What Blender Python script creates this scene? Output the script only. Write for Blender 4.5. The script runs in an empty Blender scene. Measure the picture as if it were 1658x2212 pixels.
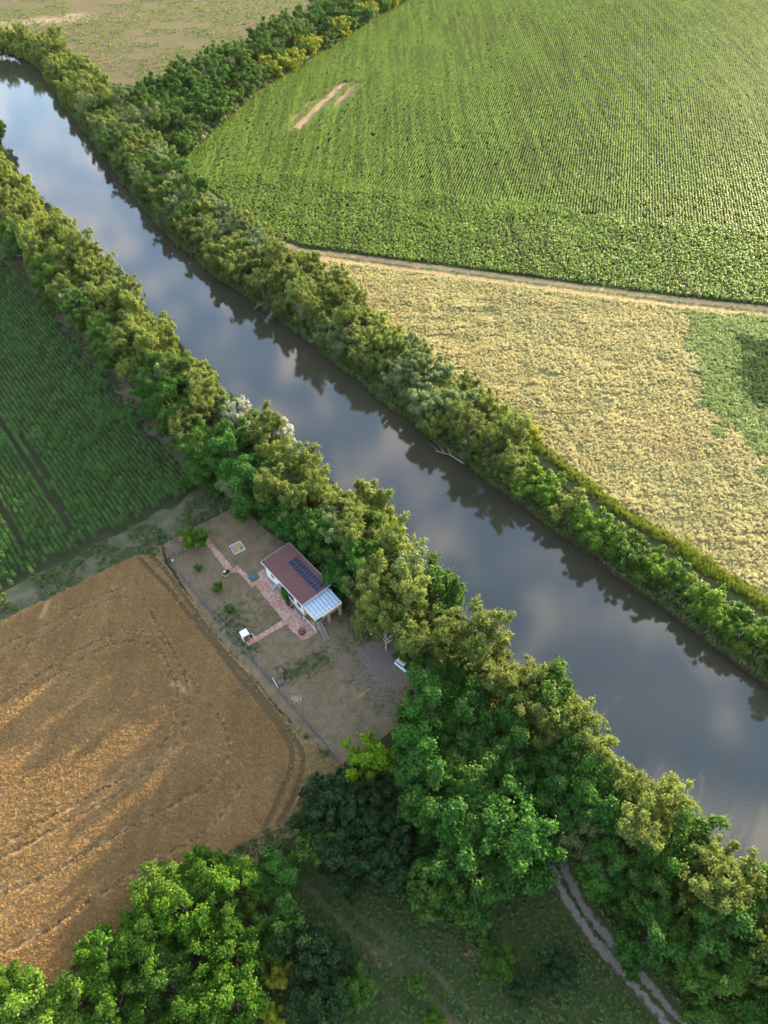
import bpy, bmesh, math, random
import numpy as np
from mathutils import Vector, Matrix
from mathutils.geometry import delaunay_2d_cdt
rng = np.random.default_rng(7)
random.seed(7)
SC = bpy.context.scene
COL = SC.collection
R_ = math.radians
# ------------------------------------------------------------------ camera
CAMH, PITCH, F = 115.0, 48.0, 1536.0
IW, IH = 1658.0, 2211.0
cp, sp = math.cos(R_(PITCH)), math.sin(R_(PITCH))
def PX(x, y, h=0.0):
    """survey point: photo position -> ground plan metres at height h"""
    X = (x-IW/2)/F; Y = -(y-IH/2)/F
    d = (X, cp+Y*sp, -sp+Y*cp)
    t = (CAMH-h)/-d[2]
    return np.array([d[0]*t, d[1]*t])
def PL(pts, h=0.0): return np.array([PX(x, y, h) for x, y in pts])
def project(xy, z=0.0):
    xy = np.asarray(xy, float); dx = xy[:, 0]; dy = xy[:, 1]; dz = z-CAMH
    dep = dy*cp - dz*sp; up = dy*sp + dz*cp
    return IW/2+F*dx/dep, IH/2-F*up/dep, dep
def in_view(xy, m=120):
    u, v, d = project(xy)
    return (d > 1) & (u > -m) & (u < IW+m) & (v > -m) & (v < IH+m)
cam = bpy.data.cameras.new("camera"); camo = bpy.data.objects.new("camera", cam); COL.objects.link(camo)
cam.sensor_fit = 'VERTICAL'; cam.sensor_height = 36.0; cam.lens = 36.0*F/IH
camo.location = (0, 0, CAMH); camo.rotation_euler = (R_(90-PITCH), 0, 0)
cam.clip_start = 0.5; cam.clip_end = 20000
SC.camera = camo
# ------------------------------------------------------------------ light
SUN_EL, SUN_AZ = 12.3, 40.0     # azimuth measured from +Y towards +X
w = bpy.data.worlds.new("World"); SC.world = w; w.use_nodes = True
nt = w.node_tree; nt.nodes.clear()
def N(t, typ, **kw):
    n = t.nodes.new(typ)
    for k, v in kw.items(): setattr(n, k, v)
    return n
out = N(nt, 'ShaderNodeOutputWorld'); bg = N(nt, 'ShaderNodeBackground')
sky = N(nt, 'ShaderNodeTexSky', sky_type='NISHITA', sun_disc=False)
sky.sun_elevation = R_(SUN_EL); sky.sun_rotation = R_(SUN_AZ); sky.altitude = 100
sky.air_density = 1.0; sky.dust_density = 1.0; sky.ozone_density = 1.6
tc = N(nt, 'ShaderNodeTexCoord'); sep = N(nt, 'ShaderNodeSeparateXYZ')
nt.links.new(tc.outputs['Generated'], sep.inputs[0])
mz = N(nt, 'ShaderNodeMath', operation='MAXIMUM'); mz.inputs[1].default_value = 0.12
nt.links.new(sep.outputs['Z'], mz.inputs[0])
dvx = N(nt, 'ShaderNodeMath', operation='DIVIDE'); dvy = N(nt, 'ShaderNodeMath', operation='DIVIDE')
nt.links.new(sep.outputs['X'], dvx.inputs[0]); nt.links.new(mz.outputs[0], dvx.inputs[1])
nt.links.new(sep.outputs['Y'], dvy.inputs[0]); nt.links.new(mz.outputs[0], dvy.inputs[1])
cmb = N(nt, 'ShaderNodeCombineXYZ'); nt.links.new(dvx.outputs[0], cmb.inputs[0]); nt.links.new(dvy.outputs[0], cmb.inputs[1])
nz = N(nt, 'ShaderNodeTexNoise'); nz.inputs['Scale'].default_value = 7.0; nz.inputs['Detail'].default_value = 12; nz.inputs['Distortion'].default_value = 0.6
nz.inputs['Roughness'].default_value = 0.62
nt.links.new(cmb.outputs[0], nz.inputs['Vector'])
cr = N(nt, 'ShaderNodeMapRange'); cr.inputs['From Min'].default_value = 0.50; cr.inputs['From Max'].default_value = 0.60
nt.links.new(nz.outputs['Fac'], cr.inputs['Value'])
cm = N(nt, 'ShaderNodeMath', operation='MULTIPLY'); cm.inputs[1].default_value = 0.72; nt.links.new(cr.outputs[0], cm.inputs[0])
mix = N(nt, 'ShaderNodeMix', data_type='RGBA'); cadd = N(nt, 'ShaderNodeMath', operation='ADD'); cadd.inputs[1].default_value = 0.0; nt.links.new(cm.outputs[0], cadd.inputs[0]); nt.links.new(cadd.outputs[0], mix.inputs['Factor'])
nt.links.new(sky.outputs[0], mix.inputs[6]); mix.inputs[7].default_value = (5.2, 4.6, 4.3, 1)
nt.links.new(mix.outputs[2], bg.inputs['Color']); bg.inputs['Strength'].default_value = 0.80
nt.links.new(bg.outputs[0], out.inputs['Surface'])
sl = bpy.data.lights.new("sun", 'SUN'); so = bpy.data.objects.new("sun", sl); COL.objects.link(so)
sl.energy = 20.0; sl.angle = R_(0.5); sl.color = (1.0, 0.79, 0.47)
sd = Vector((math.sin(R_(SUN_AZ))*math.cos(R_(SUN_EL)), math.cos(R_(SUN_AZ))*math.cos(R_(SUN_EL)), math.sin(R_(SUN_EL))))
so.rotation_euler = sd.to_track_quat('Z', 'Y').to_euler(); so.location = (100, 100, 150)
SC.view_settings.view_transform = 'Standard'; SC.view_settings.look = 'None'; SC.view_settings.exposure = 0
SC.cycles.max_bounces = 6; SC.cycles.diffuse_bounces = 3; SC.cycles.glossy_bounces = 3; SC.cycles.transmission_bounces = 4
SC.cycles.transparent_max_bounces = 6; SC.cycles.use_denoising = True; SC.cycles.caustics_reflective = False; SC.cycles.caustics_refractive = False
# ------------------------------------------------------------------ materials
class MT:
    def __init__(s, name):
        s.m = bpy.data.materials.new(name); s.m.use_nodes = True; s.t = s.m.node_tree; s.t.nodes.clear()
        s.out = N(s.t, 'ShaderNodeOutputMaterial')
        s._pos = None
    def pos(s):
        if s._pos is None: s._pos = N(s.t, 'ShaderNodeNewGeometry').outputs['Position']
        return s._pos
    def link(s, a, b): s.t.links.new(a, b)
    def noise(s, scale, detail=4, rough=0.55, vec=None, dist=0.0):
        n = N(s.t, 'ShaderNodeTexNoise'); n.inputs['Scale'].default_value = scale; n.inputs['Detail'].default_value = detail
        n.inputs['Roughness'].default_value = rough; n.inputs['Distortion'].default_value = dist
        s.link(vec if vec is not None else s.pos(), n.inputs['Vector']); return n.outputs['Fac']
    def stretch(s, rot, sc):
        m = N(s.t, 'ShaderNodeMapping'); m.inputs['Rotation'].default_value = (0, 0, rot); m.inputs['Scale'].default_value = sc
        s.link(s.pos(), m.inputs['Vector']); return m.outputs[0]
    def rng(s, v, a, b, c=0.0, d=1.0):
        n = N(s.t, 'ShaderNodeMapRange'); s.link(v, n.inputs['Value'])
        for k, x in zip(('From Min', 'From Max', 'To Min', 'To Max'), (a, b, c, d)): n.inputs[k].default_value = x
        return n.outputs[0]
    def math(s, op, a, b=None):
        n = N(s.t, 'ShaderNodeMath', operation=op)
        for i, v in enumerate((a, b)):
            if v is None: continue
            if isinstance(v, (int, float)): n.inputs[i].default_value = v
            else: s.link(v, n.inputs[i])
        return n.outputs[0]
    def mix(s, f, a, b, mode='MIX'):
        n = N(s.t, 'ShaderNodeMix', data_type='RGBA', blend_type=mode)
        if isinstance(f, (int, float)): n.inputs['Factor'].default_value = f
        else: s.link(f, n.inputs['Factor'])
        for i, v in ((6, a), (7, b)):
            if isinstance(v, tuple): n.inputs[i].default_value = v if len(v) == 4 else v+(1,)
            else: s.link(v, n.inputs[i])
        return n.outputs[2]
    def attr(s, name):
        n = N(s.t, 'ShaderNodeAttribute', attribute_name=name); return n.outputs['Fac']
    def orand(s): return N(s.t, 'ShaderNodeObjectInfo').outputs['Random']
    def bump(s, h, strength=0.5, dist=0.1):
        b = N(s.t, 'ShaderNodeBump'); b.inputs['Strength'].default_value = strength; b.inputs['Distance'].default_value = dist
        s.link(h, b.inputs['Height']); return b.outputs[0]
    def principled(s, col, rough=0.8, spec=0.3, metal=0.0, normal=None, **kw):
        p = N(s.t, 'ShaderNodeBsdfPrincipled')
        if isinstance(col, tuple): p.inputs['Base Color'].default_value = col if len(col) == 4 else col+(1,)
        else: s.link(col, p.inputs['Base Color'])
        if isinstance(rough, (int, float)): p.inputs['Roughness'].default_value = rough
        else: s.link(rough, p.inputs['Roughness'])
        p.inputs['Specular IOR Level'].default_value = spec; p.inputs['Metallic'].default_value = metal
        for k, v in kw.items(): p.inputs[k].default_value = v
        if normal is not None: s.link(normal, p.inputs['Normal'])
        s.link(p.outputs[0], s.out.inputs[0]); return p
def plain(name, col, rough=0.7, spec=0.3, metal=0.0, var=0.18, scale=3.0):
    m = MT(name)
    f = m.rng(m.noise(scale, 5), 0.3, 0.7)
    c = m.mix(f, tuple(x*(1-var) for x in col), tuple(min(1, x*(1+var)) for x in col))
    m.principled(c, rough, spec, metal, m.bump(m.noise(scale*6, 3), 0.15, 0.02)); return m.m
def leaf_mat(name, dark, light, transl=0.32, tint=(0.75, 0.8, 0.2), hue=0.18):
    m = MT(name)
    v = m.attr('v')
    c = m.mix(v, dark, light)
    r = m.orand()
    c2 = m.mix(m.rng(r, 0, 1, 0, hue), c, tint, 'MIX')
    br = m.rng(m.math('FRACT', m.math('MULTIPLY', r, 17.3)), 0, 1, 0.78, 1.22)
    n = N(m.t, 'ShaderNodeMix', data_type='RGBA', blend_type='MULTIPLY'); n.inputs['Factor'].default_value = 1
    cc = N(m.t, 'ShaderNodeCombineColor'); [m.link(br, cc.inputs[i]) for i in range(3)]
    m.link(c2, n.inputs[6]); m.link(cc.outputs[0], n.inputs[7]); col = n.outputs[2]
    p = N(m.t, 'ShaderNodeBsdfPrincipled'); m.link(col, p.inputs['Base Color']); p.inputs['Roughness'].default_value = 0.55
    p.inputs['Specular IOR Level'].default_value = 0.12
    tr = N(m.t, 'ShaderNodeBsdfTranslucent')
    tcm = m.mix(0.5, col, (col_t := tuple(min(1, x*1.6) for x in light)))
    m.link(tcm, tr.inputs['Color'])
    ms = N(m.t, 'ShaderNodeMixShader'); ms.inputs[0].default_value = transl
    m.link(p.outputs[0], ms.inputs[1]); m.link(tr.outputs[0], ms.inputs[2]); m.link(ms.outputs[0], m.out.inputs[0])
    return m.m
# ------------------------------------------------------------------ object helpers
def tag(o, label=None, cat=None, group=None, kind=None):
    if label: o['label'] = label
    if cat: o['category'] = cat
    if group: o['group'] = group
    if kind: o['kind'] = kind
    return o
def empty(name, loc, rz=0.0, label=None, cat=None, group=None):
    o = bpy.data.objects.new(name, None); COL.objects.link(o); o.location = loc; o.rotation_euler = (0, 0, rz)
    o.empty_display_size = 0.3
    return tag(o, label, cat, group)
class MB:
    def __init__(s): s.v = []; s.f = []; s.mi = []; s.cur = 0
    def add(s, vs, fs):
        b = len(s.v); s.v += [tuple(map(float, p)) for p in vs]
        for f in fs: s.f.append([b+i for i in f]); s.mi.append(s.cur)
        return s
    def box(s, c, d, rz=0.0, rx=0.0, ry=0.0):
        M = Matrix.Translation(c) @ Matrix.Rotation(rz, 4, 'Z') @ Matrix.Rotation(ry, 4, 'Y') @ Matrix.Rotation(rx, 4, 'X')
        vs = [M @ Vector((x*d[0]/2, y*d[1]/2, z*d[2]/2)) for x in (-1, 1) for y in (-1, 1) for z in (-1, 1)]
        return s.add(vs, [(0, 1, 3, 2), (4, 6, 7, 5), (0, 4, 5, 1), (2, 3, 7, 6), (0, 2, 6, 4), (1, 5, 7, 3)])
    def beam(s, a, b, wd, ht=None):
        a = Vector(a); b = Vector(b); d = b-a; ht = ht or wd
        q = d.to_track_quat('X', 'Z').to_matrix().to_4x4(); M = Matrix.Translation((a+b)/2) @ q
        L = d.length
        vs = [M @ Vector((x*L/2, y*wd/2, z*ht/2)) for x in (-1, 1) for y in (-1, 1) for z in (-1, 1)]
        return s.add(vs, [(0, 1, 3, 2), (4, 6, 7, 5), (0, 4, 5, 1), (2, 3, 7, 6), (0, 2, 6, 4), (1, 5, 7, 3)])
    def tube(s, pts, rad, n=8, cap=True):
        pts = [Vector(p) for p in pts]; rings = []
        if isinstance(rad, (int, float)): rad = [rad]*len(pts)
        for i, p in enumerate(pts):
            d = (pts[min(i+1, len(pts)-1)]-pts[max(i-1, 0)]).normalized()
            q = d.to_track_quat('Z', 'Y').to_matrix()
            rings.append([p+q @ Vector((math.cos(2*math.pi*k/n)*rad[i], math.sin(2*math.pi*k/n)*rad[i], 0)) for k in range(n)])
        vs = [v for r in rings for v in r]; fs = []
        for i in range(len(pts)-1):
            for k in range(n): fs.append((i*n+k, i*n+(k+1) % n, (i+1)*n+(k+1) % n, (i+1)*n+k))
        if cap: fs.append(tuple(range(n))[::-1]); fs.append(tuple((len(pts)-1)*n+k for k in range(n)))
        return s.add(vs, fs)
    def lathe(s, prof, c=(0, 0, 0), n=24):
        vs = [(c[0]+r*math.cos(2*math.pi*k/n), c[1]+r*math.sin(2*math.pi*k/n), c[2]+z) for r, z in prof for k in range(n)]
        fs = [(i*n+k, i*n+(k+1) % n, (i+1)*n+(k+1) % n, (i+1)*n+k) for i in range(len(prof)-1) for k in range(n)]
        return s.add(vs, fs)
    def build(s, name, mats, parent=None, bevel=0.0, smooth=False):
        me = bpy.data.meshes.new(name); me.from_pydata(s.v, [], s.f)
        if not isinstance(mats, (list, tuple)): mats = [mats]
        for m in mats: me.materials.append(m)
        if len(mats) > 1: me.polygons.foreach_set('material_index', s.mi)
        if smooth: me.polygons.foreach_set('use_smooth', [True]*len(me.polygons))
        me.update(); o = bpy.data.objects.new(name, me); COL.objects.link(o)
        bm = bmesh.new(); bm.from_mesh(me); bmesh.ops.recalc_face_normals(bm, faces=bm.faces); bm.to_mesh(me); bm.free()
        if parent: o.parent = parent
        if bevel:
            b = o.modifiers.new('bevel', 'BEVEL'); b.width = bevel; b.segments = 2; b.limit_method = 'ANGLE'
        return o
def np_mesh(name, V, Q, mats, attrs=None, mi=None, link=True):
    """V (n,3), Q (m,k) faces of equal size k"""
    me = bpy.data.meshes.new(name); V = np.asarray(V, np.float32); Q = np.asarray(Q, np.int32); k = Q.shape[1]
    me.vertices.add(len(V)); me.vertices.foreach_set('co', V.ravel())
    me.loops.add(Q.size); me.loops.foreach_set('vertex_index', Q.ravel())
    me.polygons.add(len(Q)); me.polygons.foreach_set('loop_start', np.arange(len(Q), dtype=np.int32)*k)
    for m in (mats if isinstance(mats, (list, tuple)) else [mats]): me.materials.append(m)
    if mi is not None: me.polygons.foreach_set('material_index', np.asarray(mi, np.int32))
    for a, v in (attrs or {}).items():
        at = me.attributes.new(a, 'FLOAT', 'POINT'); at.data.foreach_set('value', np.asarray(v, np.float32))
    me.update(calc_edges=True)
    if not link: return me
    o = bpy.data.objects.new(name, me); COL.objects.link(o); return o
def inpoly(xy, poly):
    xy = np.asarray(xy); x = xy[:, 0]; y = xy[:, 1]; c = np.zeros(len(x), bool); n = len(poly)
    for i in range(n):
        x1, y1 = poly[i]; x2, y2 = poly[(i+1) % n]
        if y1 == y2: continue
        k = ((y1 > y) != (y2 > y)) & (x < (x2-x1)*(y-y1)/(y2-y1)+x1); c ^= k
    return c
def dline(xy, line, closed=False):
    xy = np.asarray(xy, float); best = np.full(len(xy), 1e9); L = len(line)
    for i in range(L if closed else L-1):
        a = np.asarray(line[i]); b = np.asarray(line[(i+1) % L]); u = b-a; uu = (u @ u)+1e-9
        t = np.clip(((xy-a) @ u)/uu, 0, 1); d = np.linalg.norm(xy-a-t[:, None]*u, axis=1); best = np.minimum(best, d)
    return best
def smooth_line(pts, n=6):
    P = [np.asarray(p, float) for p in pts]; o = []
    for i in range(len(P)-1):
        p0 = P[max(i-1, 0)]; p1 = P[i]; p2 = P[i+1]; p3 = P[min(i+2, len(P)-1)]
        for k in range(n):
            t = k/n; o.append(0.5*((2*p1)+(-p0+p2)*t+(2*p0-5*p1+4*p2-p3)*t*t+(-p0+3*p1-3*p2+p3)*t**3))
    o.append(P[-1]); return np.array(o)
def vnoise(xy, scale, seed=0):
    """cheap value noise 0..1"""
    p = np.asarray(xy, float)/scale; i = np.floor(p).astype(np.int64); f = p-i; f = f*f*(3-2*f)
    def h(a, b):
        n = (a*374761393+b*668265263+seed*974634777) & 0xffffffff; n = ((n ^ (n >> 13))*1274126177) & 0xffffffff
        return ((n ^ (n >> 16)) & 0xffff)/65535.0
    a = h(i[:, 0], i[:, 1]); b = h(i[:, 0]+1, i[:, 1]); c = h(i[:, 0], i[:, 1]+1); d = h(i[:, 0]+1, i[:, 1]+1)
    return (a*(1-f[:, 0])+b*f[:, 0])*(1-f[:, 1])+(c*(1-f[:, 0])+d*f[:, 0])*f[:, 1]
def sheet(name, poly, z, mat, cell=0, attrs=None, label=None, rough_edge=0.0):
    """flat field surface; with cell>0 it is tessellated and carries painted masks as attributes"""
    poly = np.asarray(poly, float)
    if rough_edge > 0:
        Q = []
        for i in range(len(poly)):
            a = poly[i]; b = poly[(i+1) % len(poly)]; n = max(1, min(400, int(np.linalg.norm(b-a)/1.2)))
            for k in range(n): Q.append(a+(b-a)*k/n)
        Q = np.array(Q); off = np.stack([vnoise(Q, 2.3, 5)-0.5, vnoise(Q, 2.3, 9)-0.5], 1)+0.6*np.stack([vnoise(Q, 0.9, 15)-0.5, vnoise(Q, 0.9, 19)-0.5], 1)
        poly = Q+off*2*rough_edge
    pts = [Vector(p) for p in poly]; n = len(pts); edges = [(i, (i+1) % n) for i in range(n)]
    if cell:
        lo = poly.min(0); hi = poly.max(0)
        gx, gy = np.meshgrid(np.arange(lo[0], hi[0], cell), np.arange(lo[1], hi[1], cell)); g = np.stack([gx.ravel(), gy.ravel()], 1)
        g = g+rng.uniform(-.2, .2, g.shape)*cell
        g = g[inpoly(g, poly) & in_view(g, 200)]; g = g[dline(g, poly, True) > cell*0.4]
        pts += [Vector(p) for p in g]
    r = delaunay_2d_cdt(pts, edges, [], 1, 1e-4)
    V = np.array([(v.x, v.y, z) for v in r[0]]); Fc = np.array([list(f) for f in r[2]])
    a = V[Fc[:, 1]]-V[Fc[:, 0]]; b = V[Fc[:, 2]]-V[Fc[:, 0]]; fl = (a[:, 0]*b[:, 1]-a[:, 1]*b[:, 0]) < 0
    Fc[fl] = Fc[fl][:, ::-1]
    o = np_mesh(name, V, Fc, mat, {k: fn(V[:, :2]) for k, fn in (attrs or {}).items()})
    return tag(o, kind='structure', label=label)
def ribbon(name, line, half, z, mat, label=None, wob=0.15):
    """road or path: a strip with an across coordinate 'ac' (-1..1)"""
    L = smooth_line(line, 8); V = []; ac = []; Fq = []; ks = (-1, -.6, -.2, .2, .6, 1)
    for i, p in enumerate(L):
        d = L[min(i+1, len(L)-1)]-L[max(i-1, 0)]; d /= np.linalg.norm(d)+1e-9; n = np.array([-d[1], d[0]])
        hw = half if not callable(half) else half(i/(len(L)-1))
        for k in ks:
            w = hw*k+(random.uniform(-wob, wob) if abs(k) == 1 else 0)
            V.append((*(p+n*w), z)); ac.append(k)
    m = len(ks)
    for i in range(len(L)-1):
        for k in range(m-1): a = i*m+k; Fq.append((a+1, a, a+m, a+m+1))
    V = np.array(V); Fq = np.array(Fq)
    o = np_mesh(name, V, Fq, mat, {'ac': ac}); return tag(o, kind='structure', label=label)
# geometry-node scatter
def scatter(name, xyz, sources, label, cat, scale=(0.8, 1.2), rot=None, idx=None, tilt=0.0):
    n = len(xyz)
    if n == 0: return
    me = bpy.data.meshes.new(name); me.vertices.add(n); me.vertices.foreach_set('co', np.asarray(xyz, np.float32).ravel())
    ro = np.zeros((n, 3), np.float32); ro[:, 2] = rng.uniform(0, 6.283, n) if rot is None else rot
    ro[:, 0] = rng.uniform(-tilt, tilt, n)
    sc = rng.uniform(scale[0], scale[1], n) if isinstance(scale, tuple) else scale
    ix = rng.integers(0, len(sources), n) if idx is None else idx
    a = me.attributes.new('ro', 'FLOAT_VECTOR', 'POINT'); a.data.foreach_set('vector', ro.ravel())
    a = me.attributes.new('sc', 'FLOAT', 'POINT'); a.data.foreach_set('value', np.asarray(sc, np.float32))
    a = me.attributes.new('ix', 'INT', 'POINT'); a.data.foreach_set('value', np.asarray(ix, np.int32))
    me.update(); o = bpy.data.objects.new(name, me); COL.objects.link(o)
    g = bpy.data.node_groups.new(name, 'GeometryNodeTree')
    g.interface.new_socket('Geometry', in_out='INPUT', socket_type='NodeSocketGeometry')
    g.interface.new_socket('Geometry', in_out='OUTPUT', socket_type='NodeSocketGeometry')
    gi = g.nodes.new('NodeGroupInput'); go = g.nodes.new('NodeGroupOutput')
    iop = g.nodes.new('GeometryNodeInstanceOnPoints'); g.links.new(gi.outputs[0], iop.inputs['Points'])
    jn = g.nodes.new('GeometryNodeJoinGeometry')
    for s in reversed(sources):
        oi = g.nodes.new('GeometryNodeObjectInfo'); oi.inputs['Object'].default_value = s; oi.inputs['As Instance'].default_value = True
        g.links.new(oi.outputs['Geometry'], jn.inputs[0])
    g.links.new(jn.outputs[0], iop.inputs['Instance']); iop.inputs['Pick Instance'].default_value = True
    def na(nm, dt):
        x = g.nodes.new('GeometryNodeInputNamedAttribute'); x.data_type = dt; x.inputs['Name'].default_value = nm
        return [s for s in x.outputs if s.enabled and s.name == 'Attribute'][0]
    g.links.new(na('ix', 'INT'), iop.inputs['Instance Index'])
    e2r = g.nodes.new('FunctionNodeEulerToRotation'); g.links.new(na('ro', 'FLOAT_VECTOR'), e2r.inputs[0]); g.links.new(e2r.outputs[0], iop.inputs['Rotation'])
    g.links.new(na('sc', 'FLOAT'), iop.inputs['Scale']); g.links.new(iop.outputs[0], go.inputs[0])
    md = o.modifiers.new('scatter', 'NODES'); md.node_group = g
    return tag(o, label, cat, kind='stuff')
def src(name, V, Q, mat, v):
    me = np_mesh(name, V, Q, mat, {'v': v}, link=False); return bpy.data.objects.new(name, me)
def cards(C, Nrm, size, aspect=1.6, T=None):
    """rhombic leaf cards at centres C facing Nrm"""
    n = len(C); Nrm = Nrm/(np.linalg.norm(Nrm, axis=1)[:, None]+1e-9)
    if T is None: T = rng.normal(size=(n, 3))
    T = T-(T*Nrm).sum(1)[:, None]*Nrm; T /= np.linalg.norm(T, axis=1)[:, None]+1e-9
    B = np.cross(Nrm, T); s = np.asarray(size)[:, None] if np.ndim(size) else size
    a = T*s*aspect/2; b = B*s/2; fold = Nrm*s*0.12
    V = np.stack([C-a-fold, C+b*1.0-a*0.15+fold, C+a-fold, C-b-a*0.15+fold], 1).reshape(-1, 3)
    return V, np.arange(n*4).reshape(n, 4)
# ------------------------------------------------------------------ ground materials
def ground_mat(name, cols, scales=(0.05, 0.4, 2.5), bumpd=0.15, extra=None, stretch=None, fine=9.0):
    """mix of four soil / grass tones by noise at three sizes"""
    m = MT(name); vec = m.stretch(*stretch) if stretch else None
    c = m.mix(m.rng(m.noise(scales[0], 3, vec=vec), .35, .65), cols[0], cols[1])
    c = m.mix(m.rng(m.noise(scales[1], 5, .6, vec=vec), .42, .66), c, cols[2])
    c = m.mix(m.rng(m.noise(scales[2], 6, .7), .5, .72, 0, .85), c, cols[3])
    if extra: c = extra(m, c)
    f = m.noise(fine, 4, .7)
    c = m.mix(m.rng(f, .3, .7, .0, .45), c, (0.012, 0.012, 0.008))
    m.principled(c, 0.95, 0.08, normal=m.bump(f, 0.6, bumpd)); return m.m
# river -------------------------------------------------------------
RW_PX = [(1658, 1480), (1560, 1400), (1400, 1290), (1270, 1195), (1100, 1075), (960, 970), (830, 870), (700, 765), (600, 690), (500, 620), (420, 560), (340, 485), (290, 425), (240, 360), (170, 270), (120, 205), (92, 160), (72, 140), (0, 108)]
WZ = -1.6
RW = PL(RW_PX, WZ)
d0 = RW[0]-RW[1]; d0 /= np.linalg.norm(d0)
RWX = np.vstack([RW[0]+d0*240, RW[0]+d0*100, RW[0]+d0*40, RW, RW[-1]+np.array([-60., -5.]), RW[-1]+np.array([-260., -60.]), RW[-1]+np.array([-700., -120.])])
RWX = smooth_line(RWX, 5)
RWX = RWX+np.stack([(vnoise(RWX, 5, 2)-.5)*1.6, (vnoise(RWX, 6, 3)-.5)*1.6], 1)
LW = PL([(1200, 1535), (1090, 1430), (960, 1320), (840, 1190), (740, 1090), (620, 985), (500, 870), (400, 770), (320, 680), (240, 590), (160, 505), (60, 400), (0, 330), (-60, 262), (-130, 225)], WZ)
LW = PL([(1700, 1990), (1560, 1850), (1430, 1740), (1290, 1620), (1170, 1510), (1060, 1415), (960, 1310), (850, 1185), (740, 1080), (620, 975), (500, 865), (400, 765), (320, 680), (240, 590), (160, 505), (60, 400), (20, 350), (-5, 300), (-60, 240), (-160, 200)], WZ)
d1 = LW[0]-LW[1]; d1 /= np.linalg.norm(d1)
LWX = np.vstack([LW[0]+d1*240, LW[0]+d1*60, LW, LW[-1]+np.array([-150., -60.]), LW[-1]+np.array([-600., -120.])])
LWX = smooth_line(LWX, 5); LWX = LWX+np.stack([(vnoise(LWX, 5, 12)-.5)*1.6, (vnoise(LWX, 6, 13)-.5)*1.6], 1)
def offset(line, d):
    T = np.gradient(line, axis=0); T /= np.linalg.norm(T, axis=1)[:, None]; Nn = np.stack([-T[:, 1], T[:, 0]], 1)
    return line+Nn*d
# going from lower right to upper left: right bank land lies to the right-hand side (negative offset)
RT = offset(RWX, -2.0); RB = offset(RWX, 1.5); LT = offset(LWX, 2.0); LB = offset(LWX, -1.5)
m_ground = ground_mat('ground_litter', [(0.030, 0.045, 0.016), (0.06, 0.055, 0.025), (0.035, 0.06, 0.015), (0.10, 0.075, 0.04)], (0.05, .5, 2.))
BIG = 6000.
right_land = [tuple(p) for p in RT[::-1]]+[(BIG, RT[0][1]-200), (BIG, BIG), (-BIG, BIG), (-BIG, RT[-1][1])]
left_land = [tuple(p) for p in LT]+[(-BIG, LT[-1][1]), (-BIG, -BIG), (BIG, -BIG), (BIG, LT[0][1]-400)]
bmg = bmesh.new()
for poly in (right_land, left_land):
    r = delaunay_2d_cdt([Vector(p) for p in poly], [(i, (i+1) % len(poly)) for i in range(len(poly))], [], 1, 1e-4)
    vs = [bmg.verts.new((v.x, v.y, 0)) for v in r[0]]
    for f in r[2]:
        try: bmg.faces.new([vs[i] for i in f])
        except ValueError: pass
for top, mid, bot in ((RT, RWX, RB), (LT, LWX, LB)):
    rows = []
    for line, z in ((top, 0), (mid, WZ), (bot, WZ-1.6)): rows.append([bmg.verts.new((p[0], p[1], z)) for p in line])
    for a, b in zip(rows[:-1], rows[1:]):
        for i in range(len(a)-1): bmg.faces.new((a[i], a[i+1], b[i+1], b[i]))
bmesh.ops.remove_doubles(bmg, verts=bmg.verts, dist=0.01)
for f in bmg.faces:
    if f.normal.z < 0: f.normal_flip()
meg = bpy.data.meshes.new('ground'); bmg.to_mesh(meg); bmg.free(); meg.materials.append(m_ground)
og = bpy.data.objects.new('ground', meg); COL.objects.link(og); tag(og, kind='structure', label='dark leaf-littered ground under the trees and beyond the fields')
# river bed and water
m = MT('river_water')
vec = m.stretch(R_(-38), (0.5, 1.4, 1))
mc = m.mix(m.rng(m.noise(0.03, 4, vec=vec), .35, .65), (0.036, 0.040, 0.027), (0.058, 0.054, 0.033))
h1 = m.math('ADD', m.noise(1.1, 3, vec=m.stretch(R_(30), (1, 2.2, 1))), m.math('MULTIPLY', m.noise(5., 2, vec=m.stretch(R_(20), (1, 3, 1))), .25)); 
p = m.principled(mc, 0.015, 1.0, normal=m.bump(h1, 0.045, 0.12), IOR=1.43)
rb = MB(); nn = min(len(RWX), len(LWX))
rr = offset(RWX, -0.6); ll = offset(LWX, 0.6)
poly = [tuple(p) for p in rr]+[tuple(p) for p in ll[::-1]]
r = delaunay_2d_cdt([Vector(p) for p in poly], [(i, (i+1) % len(poly)) for i in range(len(poly))], [], 1, 1e-4)
Fc = np.array([list(f) for f in r[2]]); V = np.array([(v.x, v.y, WZ) for v in r[0]])
a = V[Fc[:, 1]]-V[Fc[:, 0]]; b = V[Fc[:, 2]]-V[Fc[:, 0]]; fl = (a[:, 0]*b[:, 1]-a[:, 1]*b[:, 0]) < 0; Fc[fl] = Fc[fl][:, ::-1]
tag(np_mesh('water', V, Fc, m.m), kind='structure', label='still murky river water reflecting blue sky and soft clouds')
RIVER = np.array(poly)
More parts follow.
